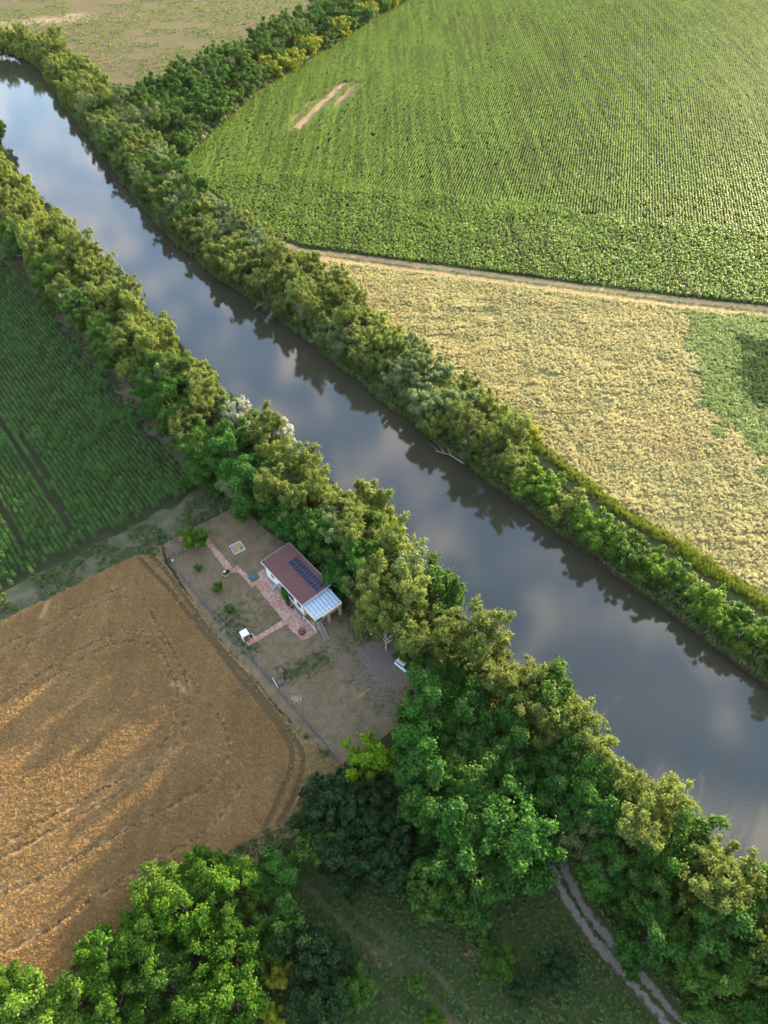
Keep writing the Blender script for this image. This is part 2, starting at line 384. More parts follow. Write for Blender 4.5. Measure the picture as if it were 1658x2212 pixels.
# ------------------------------------------------------------------ fields
CORN = PL([(-420, 250), (-150, 415), (0, 560), (60, 622), (130, 700), (200, 785), (290, 893), (360, 975), (425, 1045), (405, 1075), (300, 1130), (200, 1180), (100, 1232), (0, 1285), (-500, 1510), (-600, 800)])
MARG = PL([(-420, 215), (-150, 360), (0, 505), (130, 650), (280, 830), (400, 970), (470, 1050), (515, 1088), (430, 1125), (345, 1178), (300, 1205), (150, 1275), (0, 1348), (-500, 1600), (-700, 800)])
WHEAT = PL([(0, 1345), (150, 1270), (295, 1200), (340, 1200), (370, 1238), (440, 1333), (495, 1408), (545, 1462), (580, 1508), (620, 1560), (660, 1618), (668, 1665), (655, 1715), (630, 1760), (590, 1790), (545, 1815), (480, 1850), (350, 1930), (200, 2050), (60, 2170), (-50, 2250), (-300, 2350), (-700, 2200), (-500, 1600)])
VERGE = PL([(295, 1195), (345, 1178), (360, 1235), (500, 1410), (640, 1570), (742, 1655), (720, 1700), (650, 1790), (600, 1850), (480, 1900), (560, 1780), (640, 1740), (640, 1640), (560, 1530), (420, 1370), (340, 1250)])
LAWN = PL([(351, 1176), (400, 1148), (515, 1091), (580, 1150), (700, 1230), (760, 1290), (860, 1370), (990, 1440), (960, 1480), (900, 1510), (870, 1560), (789, 1625), (738, 1652), (640, 1568), (500, 1408), (430, 1320), (380, 1240)])
MEADOW = PL([(480, 1850), (560, 1800), (620, 1770), (700, 1705), (760, 1650), (900, 1600), (1180, 1750), (1260, 1840), (1400, 2000), (1560, 2180), (1700, 2400), (1200, 2420), (200, 2420), (-50, 2400), (250, 2050)])
SUNF = PL([(392, 350), (435, 316), (476, 277), (535, 222), (605, 172), (725, 97), (865, 5), (1010, -95), (1250, -240), (2700, -240), (2500, 745), (1658, 661), (1450, 641), (1250, 616), (1000, 582), (800, 557), (720, 547), (640, 534), (560, 500), (470, 425)])
CREAM = PL([(680, 560), (800, 576), (1000, 602), (1250, 636), (1450, 662), (1700, 690), (2500, 780), (2500, 1900), (1900, 1480), (1658, 1288), (1560, 1232), (1450, 1160), (1330, 1085), (1200, 982), (1100, 905), (1000, 845), (900, 780), (800, 695), (700, 610)])
GREENP = PL([(1478, 672), (1482, 720), (1492, 780), (1530, 860), (1590, 960), (1700, 1050), (2300, 1300), (2500, 780), (1700, 694)])
DARKP = PL([(1608, 735), (1603, 790), (1620, 850), (1680, 890), (2300, 1100), (2300, 800), (1660, 725)])
TOPF = PL([(-300, -240), (-500, 90), (0, 64), (60, 82), (110, 95), (170, 130), (240, 180), (380, 195), (420, 168), (500, 118), (590, 72), (650, 25), (720, -5), (900, -120), (1080, -240)])
R_BASE = PL([(1760, 1360), (1658, 1320), (1530, 1245), (1400, 1165), (1280, 1085), (1190, 1005), (1100, 920), (1000, 845), (900, 780), (800, 690), (700, 610), (640, 560), (560, 515), (460, 440), (390, 360), (350, 310), (240, 205), (170, 140), (110, 108), (0, 80)])
TRK_CORN = [PL([(-60, 800), (0, 906), (50, 985), (100, 1060), (148, 1135)]), PL([(40, 925), (90, 1010), (140, 1105), (152, 1150)]), PL([(-80, 960), (-10, 1080), (40, 1165), (60, 1210)])]
TRK_WHEAT_PX = [
 [(300, 1205), (323, 1229), (372, 1281), (420, 1341), (472, 1404), (517, 1464), (562, 1516), (606, 1576), (629, 1620), (627, 1660), (600, 1730), (570, 1790)],
 [(325, 1200), (361, 1237), (435, 1341), (483, 1408), (532, 1460), (565, 1505), (606, 1557), (647, 1613), (653, 1660), (630, 1730), (600, 1780)],
 [(-40, 1590), (60, 1500), (150, 1440), (220, 1400), (290, 1385), (340, 1400), (370, 1450), (385, 1510), (372, 1570), (340, 1620), (280, 1670), (200, 1715), (100, 1770), (-40, 1850)],
 [(-40, 1560), (60, 1475), (150, 1415), (220, 1380), (300, 1362), (355, 1385), (392, 1440), (407, 1510), (395, 1580), (350, 1645), (280, 1695), (200, 1745), (100, 1800), (-40, 1880)],
 [(-40, 1405), (60, 1370), (160, 1315), (230, 1280), (275, 1275)],
 [(-40, 1425), (60, 1390), (160, 1335), (235, 1295), (280, 1290)],
 [(-40, 1950), (100, 1890), (240, 1810), (350, 1750), (440, 1700), (490, 1640), (480, 1560), (400, 1450), (330, 1330), (290, 1250)],
 [(-40, 2075), (100, 2010), (220, 1930), (350, 1850), (450, 1790), (520, 1700)],
]
TRK_WHEAT = [smooth_line(PL(t), 5) for t in TRK_WHEAT_PX]
BARE = [PL([(645, 277), (700, 222), (745, 180)]), PL([(725, 230), (750, 205), (772, 182)]), PL([(612, 282), (645, 250), (675, 220)])]
def near(lines, wd, xy, soft=0.3):
    d = np.full(len(xy), 1e9)
    for l in lines: d = np.minimum(d, dline(xy, l))
    return np.clip(1-(d-wd)/soft, 0, 1)
A = lambda nm: (lambda m: m.attr(nm))
def ex_track(nm, col, a=.35, b=.7, sc=1.5):
    def f(m, c):
        k = m.math('ADD', m.attr(nm), m.rng(m.noise(sc, 4), .3, .7, -.35, .35))
        return m.mix(m.rng(k, a, b), c, col)
    return f
m_marg = ground_mat('weedy_margin', [(0.06, 0.09, 0.04), (0.10, 0.11, 0.06), (0.17, 0.145, 0.10), (0.045, 0.10, 0.03)], (.06, .35, 1.6), extra=ex_track('dirt', (0.17, 0.13, 0.085)))
CPATH = smooth_line(PL([(-150, 375), (0, 515), (60, 585), (130, 665), (200, 748), (280, 842), (340, 915), (400, 990), (450, 1040)]), 4)
sheet('field_margin', MARG, 0.02, m_marg, 1.5, {'dirt': lambda xy: near([CPATH], .8, xy, 2.0)*.85+.5*near([PL([(440, 1090), (300, 1165), (150, 1245), (0, 1320)])], .6, xy, 2.0)}, 'weedy margin with a brown track around the dark cornfield', .5)
m_corns = ground_mat('corn_soil', [(0.05, 0.05, 0.028), (0.04, 0.05, 0.02), (0.03, 0.05, 0.015), (0.07, 0.06, 0.04)], (.06, .4, 2.))
sheet('corn_field_soil', CORN, 0.04, m_corns, 0, None, 'dark soil of the shaded cornfield', .8)
def wheat_extra(m, c):
    c = ex_track('trk', (0.125, 0.088, 0.042), .35, .85, 1.2)(m, c)
    return c
m_wheat = ground_mat('wheat_stand', [(0.36, 0.225, 0.095), (0.42, 0.27, 0.12), (0.30, 0.20, 0.09), (0.50, 0.34, 0.17)], (.05, .25, 3.0), .12, wheat_extra, (R_(35), (.25, 1.3, 1)), 7.0)
sheet('wheat_field', WHEAT, 0.06, m_wheat, .36, {'trk': lambda xy: np.maximum(near(TRK_WHEAT[2:], .20, xy, .6)*.72, near(TRK_WHEAT[:2], .35, xy, .4)*1.15)}, 'ripe tan wheat field with curved tractor tracks', .45)
m_verge = ground_mat('dry_verge', [(0.30, 0.20, 0.09), (0.20, 0.16, 0.07), (0.10, 0.13, 0.04), (0.38, 0.24, 0.12)], (.12, .5, 2.))
sheet('dry_verge', VERGE, 0.03, m_verge, 0, None, 'dry orange-brown verge between wheat and garden fence', .5)
GRAV = PL([(770, 1405), (800, 1385), (850, 1402), (900, 1430), (915, 1450), (870, 1478), (835, 1490), (815, 1480), (792, 1450)])
GTRK = PL([(700, 1355), (725, 1410), (760, 1440), (800, 1480), (850, 1530)])
def lawn_extra(m, c):
    c = ex_track('green', (0.035, 0.062, 0.018), .35, .9, 1.0)(m, c)
    c = ex_track('pale', (0.20, 0.16, 0.115), .35, .9, 2.2)(m, c)
    c = m.mix(m.rng(m.math('ADD', m.attr('grav'), m.rng(m.noise(1.2, 5), .3, .7, -.3, .3)), .4, .7), c, m.mix(m.noise(3., 5), (0.15, 0.12, 0.105), (0.25, 0.21, 0.18)))
    return c
m_lawn = ground_mat('dry_lawn', [(0.17, 0.125, 0.072), (0.25, 0.182, 0.118), (0.12, 0.115, 0.055), (0.31, 0.235, 0.16)], (.11, .55, 2.2), .06, lawn_extra, None, 6.0)
gl = [PL([(715, 1290), (770, 1345), (800, 1400)]), PL([(770, 1440), (800, 1475), (840, 1520), (880, 1540)]), PL([(620, 1460), (700, 1420), (730, 1400)]), PL([(480, 1330), (540, 1400)])]
sheet('lawn', LAWN, 0.08, m_lawn, .5, {
    'green': lambda xy: .75*near(gl, .6, xy, 4)+.45*near([PL([(540, 1300), (600, 1330)])], 1, xy, 5),
    'pale': lambda xy: .8*near([GTRK], .5, xy, 3.0)+.4*near([PL([(400, 1240), (480, 1310)]), PL([(620, 1490), (720, 1560)])], 1, xy, 6),
    'grav': lambda xy: np.where(inpoly(xy, GRAV), .75, np.clip(.55-dline(xy, GRAV, True)*.35, 0, 1))+.6*near([PL([(905, 1440), (1010, 1520)])], 1.0, xy, 1.5)},
    'worn dry garden lawn with a grey gravel patch', .2)
mtr = [smooth_line(PL([(600, 1770), (610, 1840), (680, 1930), (760, 2010), (880, 2100), (1010, 2240)])), smooth_line(PL([(625, 1770), (640, 1835), (712, 1918), (800, 2000), (920, 2085), (1060, 2230)]))]
m_mead = ground_mat('meadow_grass', [(0.038, 0.072, 0.024), (0.052, 0.085, 0.028), (0.09, 0.098, 0.04), (0.028, 0.07, 0.016)], (.1, .45, 2.), extra=ex_track('trk', (0.115, 0.095, 0.06)))
sheet('meadow', MEADOW, 0.035, m_mead, .7, {'trk': lambda xy: near(mtr, .15, xy, .6)*.7*(0.3+vnoise(xy, 4, 3))}, 'shaded rough meadow with faint wheel tracks', .6)
m_sunf = ground_mat('sunflower_soil', [(0.040, 0.040, 0.028), (0.030, 0.042, 0.020), (0.03, 0.055, 0.015), (0.07, 0.055, 0.035)], (.02, .15, 1.), extra=ex_track('bare', (0.40, 0.27, 0.17), .3, .6))
sheet('sunflower_field_soil', SUNF, 0.03, m_sunf, 4.0, {'bare': lambda xy: near(BARE, 1.0, xy, 3)}, 'soil of the wide sunflower field with bare tan streaks', 1.0)
def cream_extra(m, c):
    c = ex_track('green', (0.07, 0.13, 0.03), .35, .65, .6)(m, c)
    return ex_track('red', (0.26, 0.15, 0.08), .4, 1.0, .5)(m, c)
m_cream = ground_mat('flower_field_floor', [(0.26, 0.23, 0.09), (0.20, 0.20, 0.075), (0.12, 0.14, 0.04), (0.36, 0.29, 0.14)], (.06, .3, 1.5), .3, cream_extra, (R_(-8), (.35, 1.5, 1)), 2.5)
sheet('flower_field', CREAM, 0.05, m_cream, 3.0, {
    'green': lambda xy: np.clip(.5+dline(xy, GREENP, True)*np.where(inpoly(xy, GREENP), .12, -.12), 0, .9),
    'red': lambda xy: .8*near([PL([(1380, 920), (1440, 960)])], 3, xy, 10)+.6*near([PL([(1250, 860), (1230, 870)])], 1, xy, 6)+.5*near([PL([(1500, 1120), (1640, 1200)])], 3, xy, 10)}, 'cream flowering field between the field road and the river', .8)
m_top = ground_mat('sparse_crop_soil', [(0.19, 0.135, 0.085), (0.165, 0.125, 0.068), (0.12, 0.118, 0.046), (0.105, 0.13, 0.04)], (.012, .05, .45), extra=ex_track('pale', (0.36, 0.26, 0.17), .4, .9, .1), fine=1.5)
sheet('fallow_field', TOPF, 0.03, m_top, 8.0, {'pale': lambda xy: .9*near([PL([(-60, 58), (60, 50), (170, 38)])], 4, xy, 14)}, 'brown field with sparse green seedlings beyond the river trees', 1.5)
# roads and paths
def road_mat(name, dirt, dirt2, grass, ruts=True, inner=.18, outer=.85):
    m = MT(name); ac = m.math('ABSOLUTE', m.attr('ac')); n = m.rng(m.noise(.9, 6, .65), .3, .7, -.28, .28); n2 = m.rng(m.noise(.25, 4), .3, .7, -.15, .15)
    k = m.math('ADD', m.math('ADD', ac, n), n2)
    c = m.mix(m.noise(.6, 5), dirt, dirt2)
    if ruts: c = m.mix(m.rng(k, inner, inner+.18, 1, 0), c, grass)
    c = m.mix(m.rng(k, outer-.15, outer+.1, 0, 1), c, grass)
    f = m.noise(5, 4, .7); c = m.mix(m.rng(f, .3, .7, 0, .35), c, (.02, .015, .01))
    m.principled(c, .95, .05, normal=m.bump(f, .6, .1)); return m.m
m_road = road_mat('dirt_track', (0.17, 0.145, 0.125), (0.24, 0.205, 0.175), (0.05, 0.07, 0.026), inner=.10)
m_froad = road_mat('field_road', (0.42, 0.30, 0.17), (0.33, 0.24, 0.13), (0.12, 0.14, 0.04), inner=.12)
m_bpath = road_mat('bank_path', (0.075, 0.075, 0.035), (0.10, 0.09, 0.045), (0.06, 0.09, 0.02), inner=.1)
m_edge = road_mat('hedge_path', (0.26, 0.18, 0.09), (0.20, 0.15, 0.07), (0.10, 0.12, 0.03), ruts=False)
DROAD = PL([(930, 1440), (1010, 1540), (1110, 1690), (1180, 1800), (1204, 1870), (1245, 1955), (1300, 2030), (1365, 2105), (1440, 2190), (1540, 2300)])
ribbon('dirt_road', DROAD, 1.65, 0.07, m_road, 'pale two-rut dirt road curving out from under the trees')
FROAD = PL([(560, 512), (640, 545), (720, 555), (800, 566), (1000, 592), (1250, 626), (1450, 652), (1658, 675), (2400, 762)])
ribbon('field_road', FROAD, 3.3, 0.08, m_froad, 'tan field road between the sunflowers and the flowering field')
BPATH = PL([(1080, 905), (1150, 965), (1190, 1003), (1280, 1085), (1400, 1167), (1530, 1247), (1600, 1292), (1700, 1350), (1900, 1490)])
ribbon('bank_path', BPATH, 2.0, 0.08, m_bpath, 'grassy track behind the far bank bushes')
HPATH = PL([(375, 358), (390, 345), (430, 312), (470, 274), (530, 218), (600, 168), (720, 93), (860, 3), (1000, -90), (1200, -210)])
ribbon('hedge_path', HPATH, 2.8, 0.06, m_edge, 'dry tan footpath along the hedgerow edge of the sunflowers')
ribbon('bank_side_path', PL([(385, 352), (440, 412), (480, 450), (560, 512)]), 2.2, 0.07, m_edge, 'narrow track between the far bank trees and the sunflowers')
# brick paving ------------------------------------------------------
m = MT('red_brick_paving')
vec = m.stretch(R_(-42), (1, 1, 1)); bt = N(m.t, 'ShaderNodeTexBrick'); m.link(vec, bt.inputs['Vector']); bt.inputs['Scale'].default_value = 1.7
for k, v in (('Color1', (0.30, 0.125, 0.09, 1)), ('Color2', (0.43, 0.27, 0.21, 1)), ('Mortar', (0.22, 0.17, 0.14, 1))): bt.inputs[k].default_value = v
bt.inputs['Mortar Size'].default_value = 0.03; bt.inputs['Bias'].default_value = -.1
c = m.mix(m.rng(m.noise(1.8, 6, .75), .45, .62), bt.outputs['Color'], (0.47, 0.39, 0.33))
c = m.mix(m.rng(m.noise(.35, 4), .4, .7, 0, .6), c, (0.33, 0.12, 0.08)); m.principled(c, .9, .1, normal=m.bump(m.noise(6, 3), .4, .03)); m_brick = m.m
def c2(x, y): return ((640+x/3.948)/1.3607, (1540+y/3.948)/1.3607)
def c5(x, y): return ((450+x/5.527)/1.3607, (1460+y/5.527)/1.3607)
def c6(x, y): return ((680+x/5.527)/1.3607, (1800+y/5.527)/1.3607)
def c3(x, y): return ((780+x/6.377)/1.3607, (1680+y/6.377)/1.3607)
def c7(x, y): return ((1080+x/6.908)/1.3607, (1840+y/6.908)/1.3607)
def c8(x, y): return ((900+x/5.527)/1.3607, (2000+y/5.527)/1.3607)
brick_polys = [
 ('brick_path', [c5(780, 570), c5(870, 650), c5(1300, 1165), c5(1380, 1115), c5(1420, 1170), c5(1658, 1400), c5(1600, 1490), c5(1380, 1215), c5(1260, 1250), c5(1180, 1180), c5(900, 820), c5(760, 620)], 'narrow brick garden path stepping from the round bush to the house'),
 ('brick_terrace', [c2(380, 745), c2(460, 560), c2(540, 520), c2(560, 600), c2(1010, 1110), c2(1140, 1140), c2(1130, 1270), c2(990, 1360), c2(860, 1240), c2(720, 1070), c2(440, 715)], 'worn red brick terrace along the house wall'),
 ('brick_walk', [c2(780, 1110), c2(800, 1160), c2(355, 1420), c2(325, 1385), c2(430, 1320), c2(390, 1270), c2(440, 1310)], 'straight brick walk leading to the outhouse')]
for i, (nm, px, lb) in enumerate(brick_polys):
    if nm == 'brick_walk': px = [c2(770, 1100), c2(800, 1160), c2(355, 1418), c2(322, 1382), c2(345, 1290), c2(400, 1265), c2(440, 1308)]
    sheet(nm, PL(px), 0.11+.01*i, m_brick, 0, None, lb, .12)
# ------------------------------------------------------------------ trees
LM = {
 'olive': leaf_mat('leaf_olive', (0.030, 0.066, 0.012), (0.195, 0.245, 0.050), tint=(.25, .24, .055)),
 'yellowgreen': leaf_mat('leaf_yellow_green', (0.045, 0.090, 0.012), (0.255, 0.310, 0.060), tint=(.28, .30, .07)),
 'greygreen': leaf_mat('leaf_grey_green', (0.046, 0.088, 0.028), (0.205, 0.270, 0.090), .22, tint=(.23, .27, .10)),
 'deep': leaf_mat('leaf_deep_green', (0.010, 0.050, 0.010), (0.058, 0.175, 0.022), tint=(.10, .17, .03)),
 'bright': leaf_mat('leaf_bright_green', (0.007, 0.045, 0.007), (0.100, 0.220, 0.016), tint=(.15, .24, .02)),
 'lime': leaf_mat('leaf_lime', (0.05, 0.14, 0.006), (0.26, 0.43, 0.016), tint=(.3, .4, .02)),
 'hedge': leaf_mat('leaf_hedge', (0.014, 0.055, 0.010), (0.085, 0.180, 0.024), tint=(.11, .16, .02)),
 'fresh': leaf_mat('leaf_fresh_green', (0.022, 0.075, 0.010), (0.150, 0.270, 0.028), tint=(.24, .30, .03)),
 'silver': leaf_mat('leaf_silver', (0.22, 0.24, 0.16), (0.50, 0.50, 0.37), .2, tint=(.45, .42, .3)),
 'yellow': leaf_mat('leaf_yellow', (0.07, 0.12, 0.010), (0.34, 0.36, 0.030), tint=(.3, .32, .03)),
 'dark': leaf_mat('leaf_dark_shrub', (0.008, 0.028, 0.010), (0.028, 0.075, 0.020), tint=(.05, .08, .02)),
}
def bark(name, a, b):
    m = MT(name); c = m.mix(m.rng(m.noise(2.5, 5, .6, m.stretch(0, (1, 1, .25))), .35, .65), a, b)
    m.principled(c, .9, .1, normal=m.bump(m.noise(6, 4, .6, m.stretch(0, (1, 1, .2))), .7, .05)); return m.m
M_BARK = bark('bark_brown', (.07, .05, .035), (.16, .12, .085)); M_PALE = bark('bark_pale', (.22, .19, .15), (.40, .36, .30))
def trunk_tube(pts, rad, n=6):
    mb = MB(); mb.tube(pts, rad, n, cap=True); return mb
KINDS = {  # H total, R radius, z0 crown base, clumps, clump radius, leaves per clump, leaf size, shape exponent, flat
 'locust': dict(H=12.5, R=4.6, z0=2.0, n=125, cr=.98, lp=200, ls=.29, flat=.66, asp=1.5),
 'poplar': dict(H=13.5, R=3.4, z0=1.2, n=120, cr=.70, lp=165, ls=.24, flat=1.05, asp=1.4),
 'willow': dict(H=9.5, R=3.9, z0=1.2, n=110, cr=.80, lp=170, ls=.235, flat=.85, asp=2.3),
 'shrub': dict(H=4.2, R=2.6, z0=.2, n=64, cr=.55, lp=120, ls=.22, flat=.8, asp=1.6),
 'sapling': dict(H=2.6, R=1.1, z0=.5, n=16, cr=.42, lp=60, ls=.20, flat=.8, asp=2.2),
}
def tree_meshes(kind, seed):
    global rng
    rng = np.random.default_rng(seed); K = KINDS[kind]
    H, R, z0 = K['H'], K['R'], K['z0']; rz = (H-z0)/2; cz = z0+rz; n = K['n']
    # boughs fan out from the leader; clumps of leaves sit along the outer half of each bough
    prm = {'locust': (19, .10, .62, 8, 48, .50), 'poplar': (21, .10, .72, 38, 68, .40), 'willow': (18, .08, .62, 22, 60, .40), 'shrub': (13, .02, .35, 20, 70, .35), 'sapling': (6, .1, .5, 30, 65, .4)}[kind]
    nbr, s0, s1, e0, e1, tin = prm; BR = []; C = []; CR = []; lx, ly = rng.uniform(-.25, .25, 2)*R
    for i in range(nbr+1):
        az = 2.399*i+rng.uniform(-.5, .5); st = s0+(s1-s0)*rng.random(); el = R_(e0+(e1-e0)*(.35*rng.random()+.65*st/s1)); hb = H*st*.9
        Lb = R*rng.uniform(.80, 1.22)/max(.45, math.cos(el))**.9*(1-.30*st); Lb = min(Lb, (H*rng.uniform(.92, 1.05)-hb)/max(.2, math.sin(el)+.05))
        b = np.array([lx*st, ly*st, hb]); dr = np.array([math.cos(az)*math.cos(el), math.sin(az)*math.cos(el), math.sin(el)])
        if i == nbr: b = np.array([lx*.5, ly*.5, H*.45]); dr = np.array([lx*.1, ly*.1, 1.]); dr /= np.linalg.norm(dr); Lb = H*.52
        tip = b+dr*Lb+np.array([0, 0, -.10*Lb if kind in ('locust', 'willow') else .06*Lb]); BR.append((b, tip))
        k = max(2, int(round(n/(nbr+1))))
        for q in range(k):
            t = tin+(1.03-tin)*(q+rng.random())/k; sd = rng.normal(size=3)*R*.13*(1.25-t*.5); sd[2] *= .6
            p = b+(tip-b)*t+sd; p[2] = min(max(p[2], z0*.6+.2), H); C.append(p); CR.append(K['cr']*rng.uniform(.55, 1.15)*(1.22-.42*t))
    n = len(C)
    C = np.array(C); CR = np.array(CR); ctr = np.array([lx*.5, ly*.5, cz-rz*.35])
    lp = int(K['lp']*(.62 if (seed % 3 == 1 and kind in ('poplar', 'willow')) else 1)); cc = np.repeat(np.arange(n), lp); AN = rng.uniform(.65, 1.35, (n, 3))
    d = rng.normal(size=(n*lp, 3)); d[:, 2] += .45; d /= np.linalg.norm(d, axis=1)[:, None]
    outv = C-ctr; outv /= np.linalg.norm(outv, axis=1)[:, None]+1e-6
    d = d+.55*outv[cc]; d /= np.linalg.norm(d, axis=1)[:, None]
    rad = CR[cc]*rng.uniform(.40, 1.14, n*lp)*(1+.22*np.sin(d[:, 0]*7+cc)*np.cos(d[:, 1]*6+cc*2))
    P = C[cc]+d*rad[:, None]*np.array([1, 1, K['flat']])*AN[cc]+rng.normal(size=d.shape)*.07
    sprig = rng.random(n*lp) < .20; P[sprig] += (d[sprig]+np.array([0, 0, .5 if kind == 'poplar' else 0]))*rng.uniform(.1, .5, sprig.sum())[:, None]*K['cr']*1.3
    Nn = d+.55*rng.normal(size=d.shape)+np.array([0, 0, .25])
    if kind == 'willow':
        T = np.tile([0, 0, -1.], (len(P), 1))+rng.normal(size=P.shape)*.35+d*.3
        P[:, 2] -= rng.random(len(P))**2*1.0*(rng.random(len(P)) < .35)
    else: T = None
    P[:, 2] = np.maximum(P[:, 2], .15)
    V, Q = cards(P, Nn, K['ls']*rng.uniform(.6, 1.25, len(P)), K['asp'], T)
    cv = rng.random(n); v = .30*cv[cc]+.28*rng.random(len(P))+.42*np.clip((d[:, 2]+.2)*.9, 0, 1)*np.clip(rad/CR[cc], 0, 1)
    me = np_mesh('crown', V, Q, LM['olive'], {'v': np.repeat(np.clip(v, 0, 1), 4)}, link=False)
    mb = MB(); tr = {'locust': .30, 'poplar': .24, 'willow': .26, 'shrub': .10, 'sapling': .05}[kind]
    top = H*.78; bx, by = lx*.7, ly*.7
    mb.tube([(0, 0, -.25), (bx*.3, by*.3, z0*.6+.2), (bx*.7, by*.7, (z0+top)/2), (bx, by, top)], [tr*1.25, tr*.9, tr*.55, tr*.15], 7)
    for b, tip in BR:
        mid = (b+tip)/2+np.array([0, 0, .05*R])+rng.normal(size=3)*.1; mb.tube([b*np.array([1, 1, .93]), mid, tip], [tr*.42, tr*.26, tr*.08], 5)
    mt = bpy.data.meshes.new('trunk'); mt.from_pydata(mb.v, [], mb.f); mt.materials.append(M_BARK); mt.update()
    return me, mt
LIB = {k: [tree_meshes(k, 100*i+j) for j in range(nv)] for i, (k, nv) in enumerate([('locust', 5), ('poplar', 6), ('willow', 6), ('shrub', 5), ('sapling', 2)])}
rng = np.random.default_rng(11)
CATS = {'locust': ('broadleaf_tree', 'tree'), 'poplar': ('poplar_tree', 'tree'), 'willow': ('willow_tree', 'tree'), 'shrub': ('shrub', 'shrub'), 'sapling': ('young_tree', 'young tree')}
TREES = []
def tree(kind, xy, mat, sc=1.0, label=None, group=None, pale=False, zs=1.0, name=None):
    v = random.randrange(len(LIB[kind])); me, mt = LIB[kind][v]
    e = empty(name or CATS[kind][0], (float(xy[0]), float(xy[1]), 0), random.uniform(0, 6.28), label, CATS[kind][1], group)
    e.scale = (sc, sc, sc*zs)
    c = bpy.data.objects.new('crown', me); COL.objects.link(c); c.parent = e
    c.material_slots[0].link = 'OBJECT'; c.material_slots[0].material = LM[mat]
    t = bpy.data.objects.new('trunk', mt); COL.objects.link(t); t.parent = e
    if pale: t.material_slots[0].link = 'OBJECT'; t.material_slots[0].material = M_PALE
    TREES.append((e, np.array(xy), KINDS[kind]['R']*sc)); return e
def poisson(poly, r, inset=0.0, tries=9000, avoid=None):
    lo = poly.min(0); hi = poly.max(0); tries = int((hi-lo).prod()*1.1)+3000; g = rng.uniform(lo, hi, (tries, 2)); g = g[inpoly(g, poly)]
    if inset: g = g[dline(g, poly, True) > inset]
    if avoid is not None: g = g[avoid(g)]
    keep = np.zeros((0, 2))
    for p in g:
        rr = r(p) if callable(r) else r
        if len(keep) == 0 or ((keep-p)**2).sum(1).min() > rr*rr: keep = np.vstack([keep, p])
    return keep
ORD = 'first second third fourth fifth sixth seventh eighth ninth tenth eleventh twelfth thirteenth fourteenth fifteenth sixteenth seventeenth eighteenth nineteenth twentieth'.split()
LOOK = {'fresh': 'fresh green', 'olive': 'olive green', 'yellowgreen': 'yellow-green', 'greygreen': 'grey-green', 'deep': 'deep green', 'bright': 'bright green', 'lime': 'lime green', 'hedge': 'dark green', 'silver': 'silvery white', 'yellow': 'golden yellow', 'dark': 'blackish green'}
KN = {'locust': 'broadleaf tree', 'poplar': 'poplar', 'willow': 'willow', 'shrub': 'bush', 'sapling': 'sapling'}
def ordn(i): return ORD[i] if i < len(ORD) else str(i+1)+{1: 'st', 2: 'nd', 3: 'rd'}.get((i+1) % 10, 'th')
def label_belt(items, marks, where, group):
    """items: (obj, xy, kind, mat, side). Names each tree by looks, side and its count from the nearest landmark."""
    mk = [(n, PX(*p)) for n, p in marks]; buckets = {}
    for it in items:
        d = [np.linalg.norm(it[1]-q) for _, q in mk]; j = int(np.argmin(d)); u = it[1]-mk[j][1]
        # "above" is farther up the photo
        dr = 'above' if u[1] > 0 else 'below'
        buckets.setdefault((j, dr, it[2], it[3], it[4]), []).append((d[j], it))
    for (j, dr, kd, mt, sd), L in buckets.items():
        L.sort(key=lambda t: t[0])
        for i, (_, it) in enumerate(L):
            cnt = '' if len(L) == 1 else ordn(i)+' '
            it[0]['label'] = f"{LOOK[mt]} {KN[kd]} {sd}{where}, {cnt}{dr} {mk[j][0]}"
            it[0]['group'] = group
def pick(opts):
    ws = [o[-1] for o in opts]; return random.choices(opts, ws)[0][:-1]
# --- near bank belt
NL = [(-150, 350), (0, 490), (60, 552), (100, 600), (200, 712), (260, 785), (350, 900), (410, 985), (470, 1045), (540, 1075), (620, 1120), (700, 1175), (745, 1225), (785, 1290), (825, 1345), (900, 1400), (1000, 1455), (1120, 1550), (1230, 1680), (1350, 1830), (1480, 1950), (1658, 2100), (1800, 2220), (2000, 2300)]
NR = [(-150, 190), (-60, 260), (0, 345), (100, 455), (230, 565), (350, 700), (500, 850), (600, 940), (650, 985), (830, 1110), (870, 1188), (1000, 1350), (1200, 1508), (1400, 1685), (1640, 1905), (1800, 2050), (2000, 2230)]
NLw, NRw = PL(NL, 7.5), PL(NR, 7.5)
NB = np.vstack([NLw, NRw[::-1]])
houseC = PX(635, 1262, 2.0)
def ok_near(g): return (dline(g, np.array([PX(560, 1235), PX(650, 1340), PX(700, 1310)])) > 5.5) & ((dline(g, PL([(1010, 1540), (1110, 1690)])) > 2.5))
pts = poisson(NB, 4.2, 1.2, 0, ok_near)
print('near belt', len(pts))
items = []
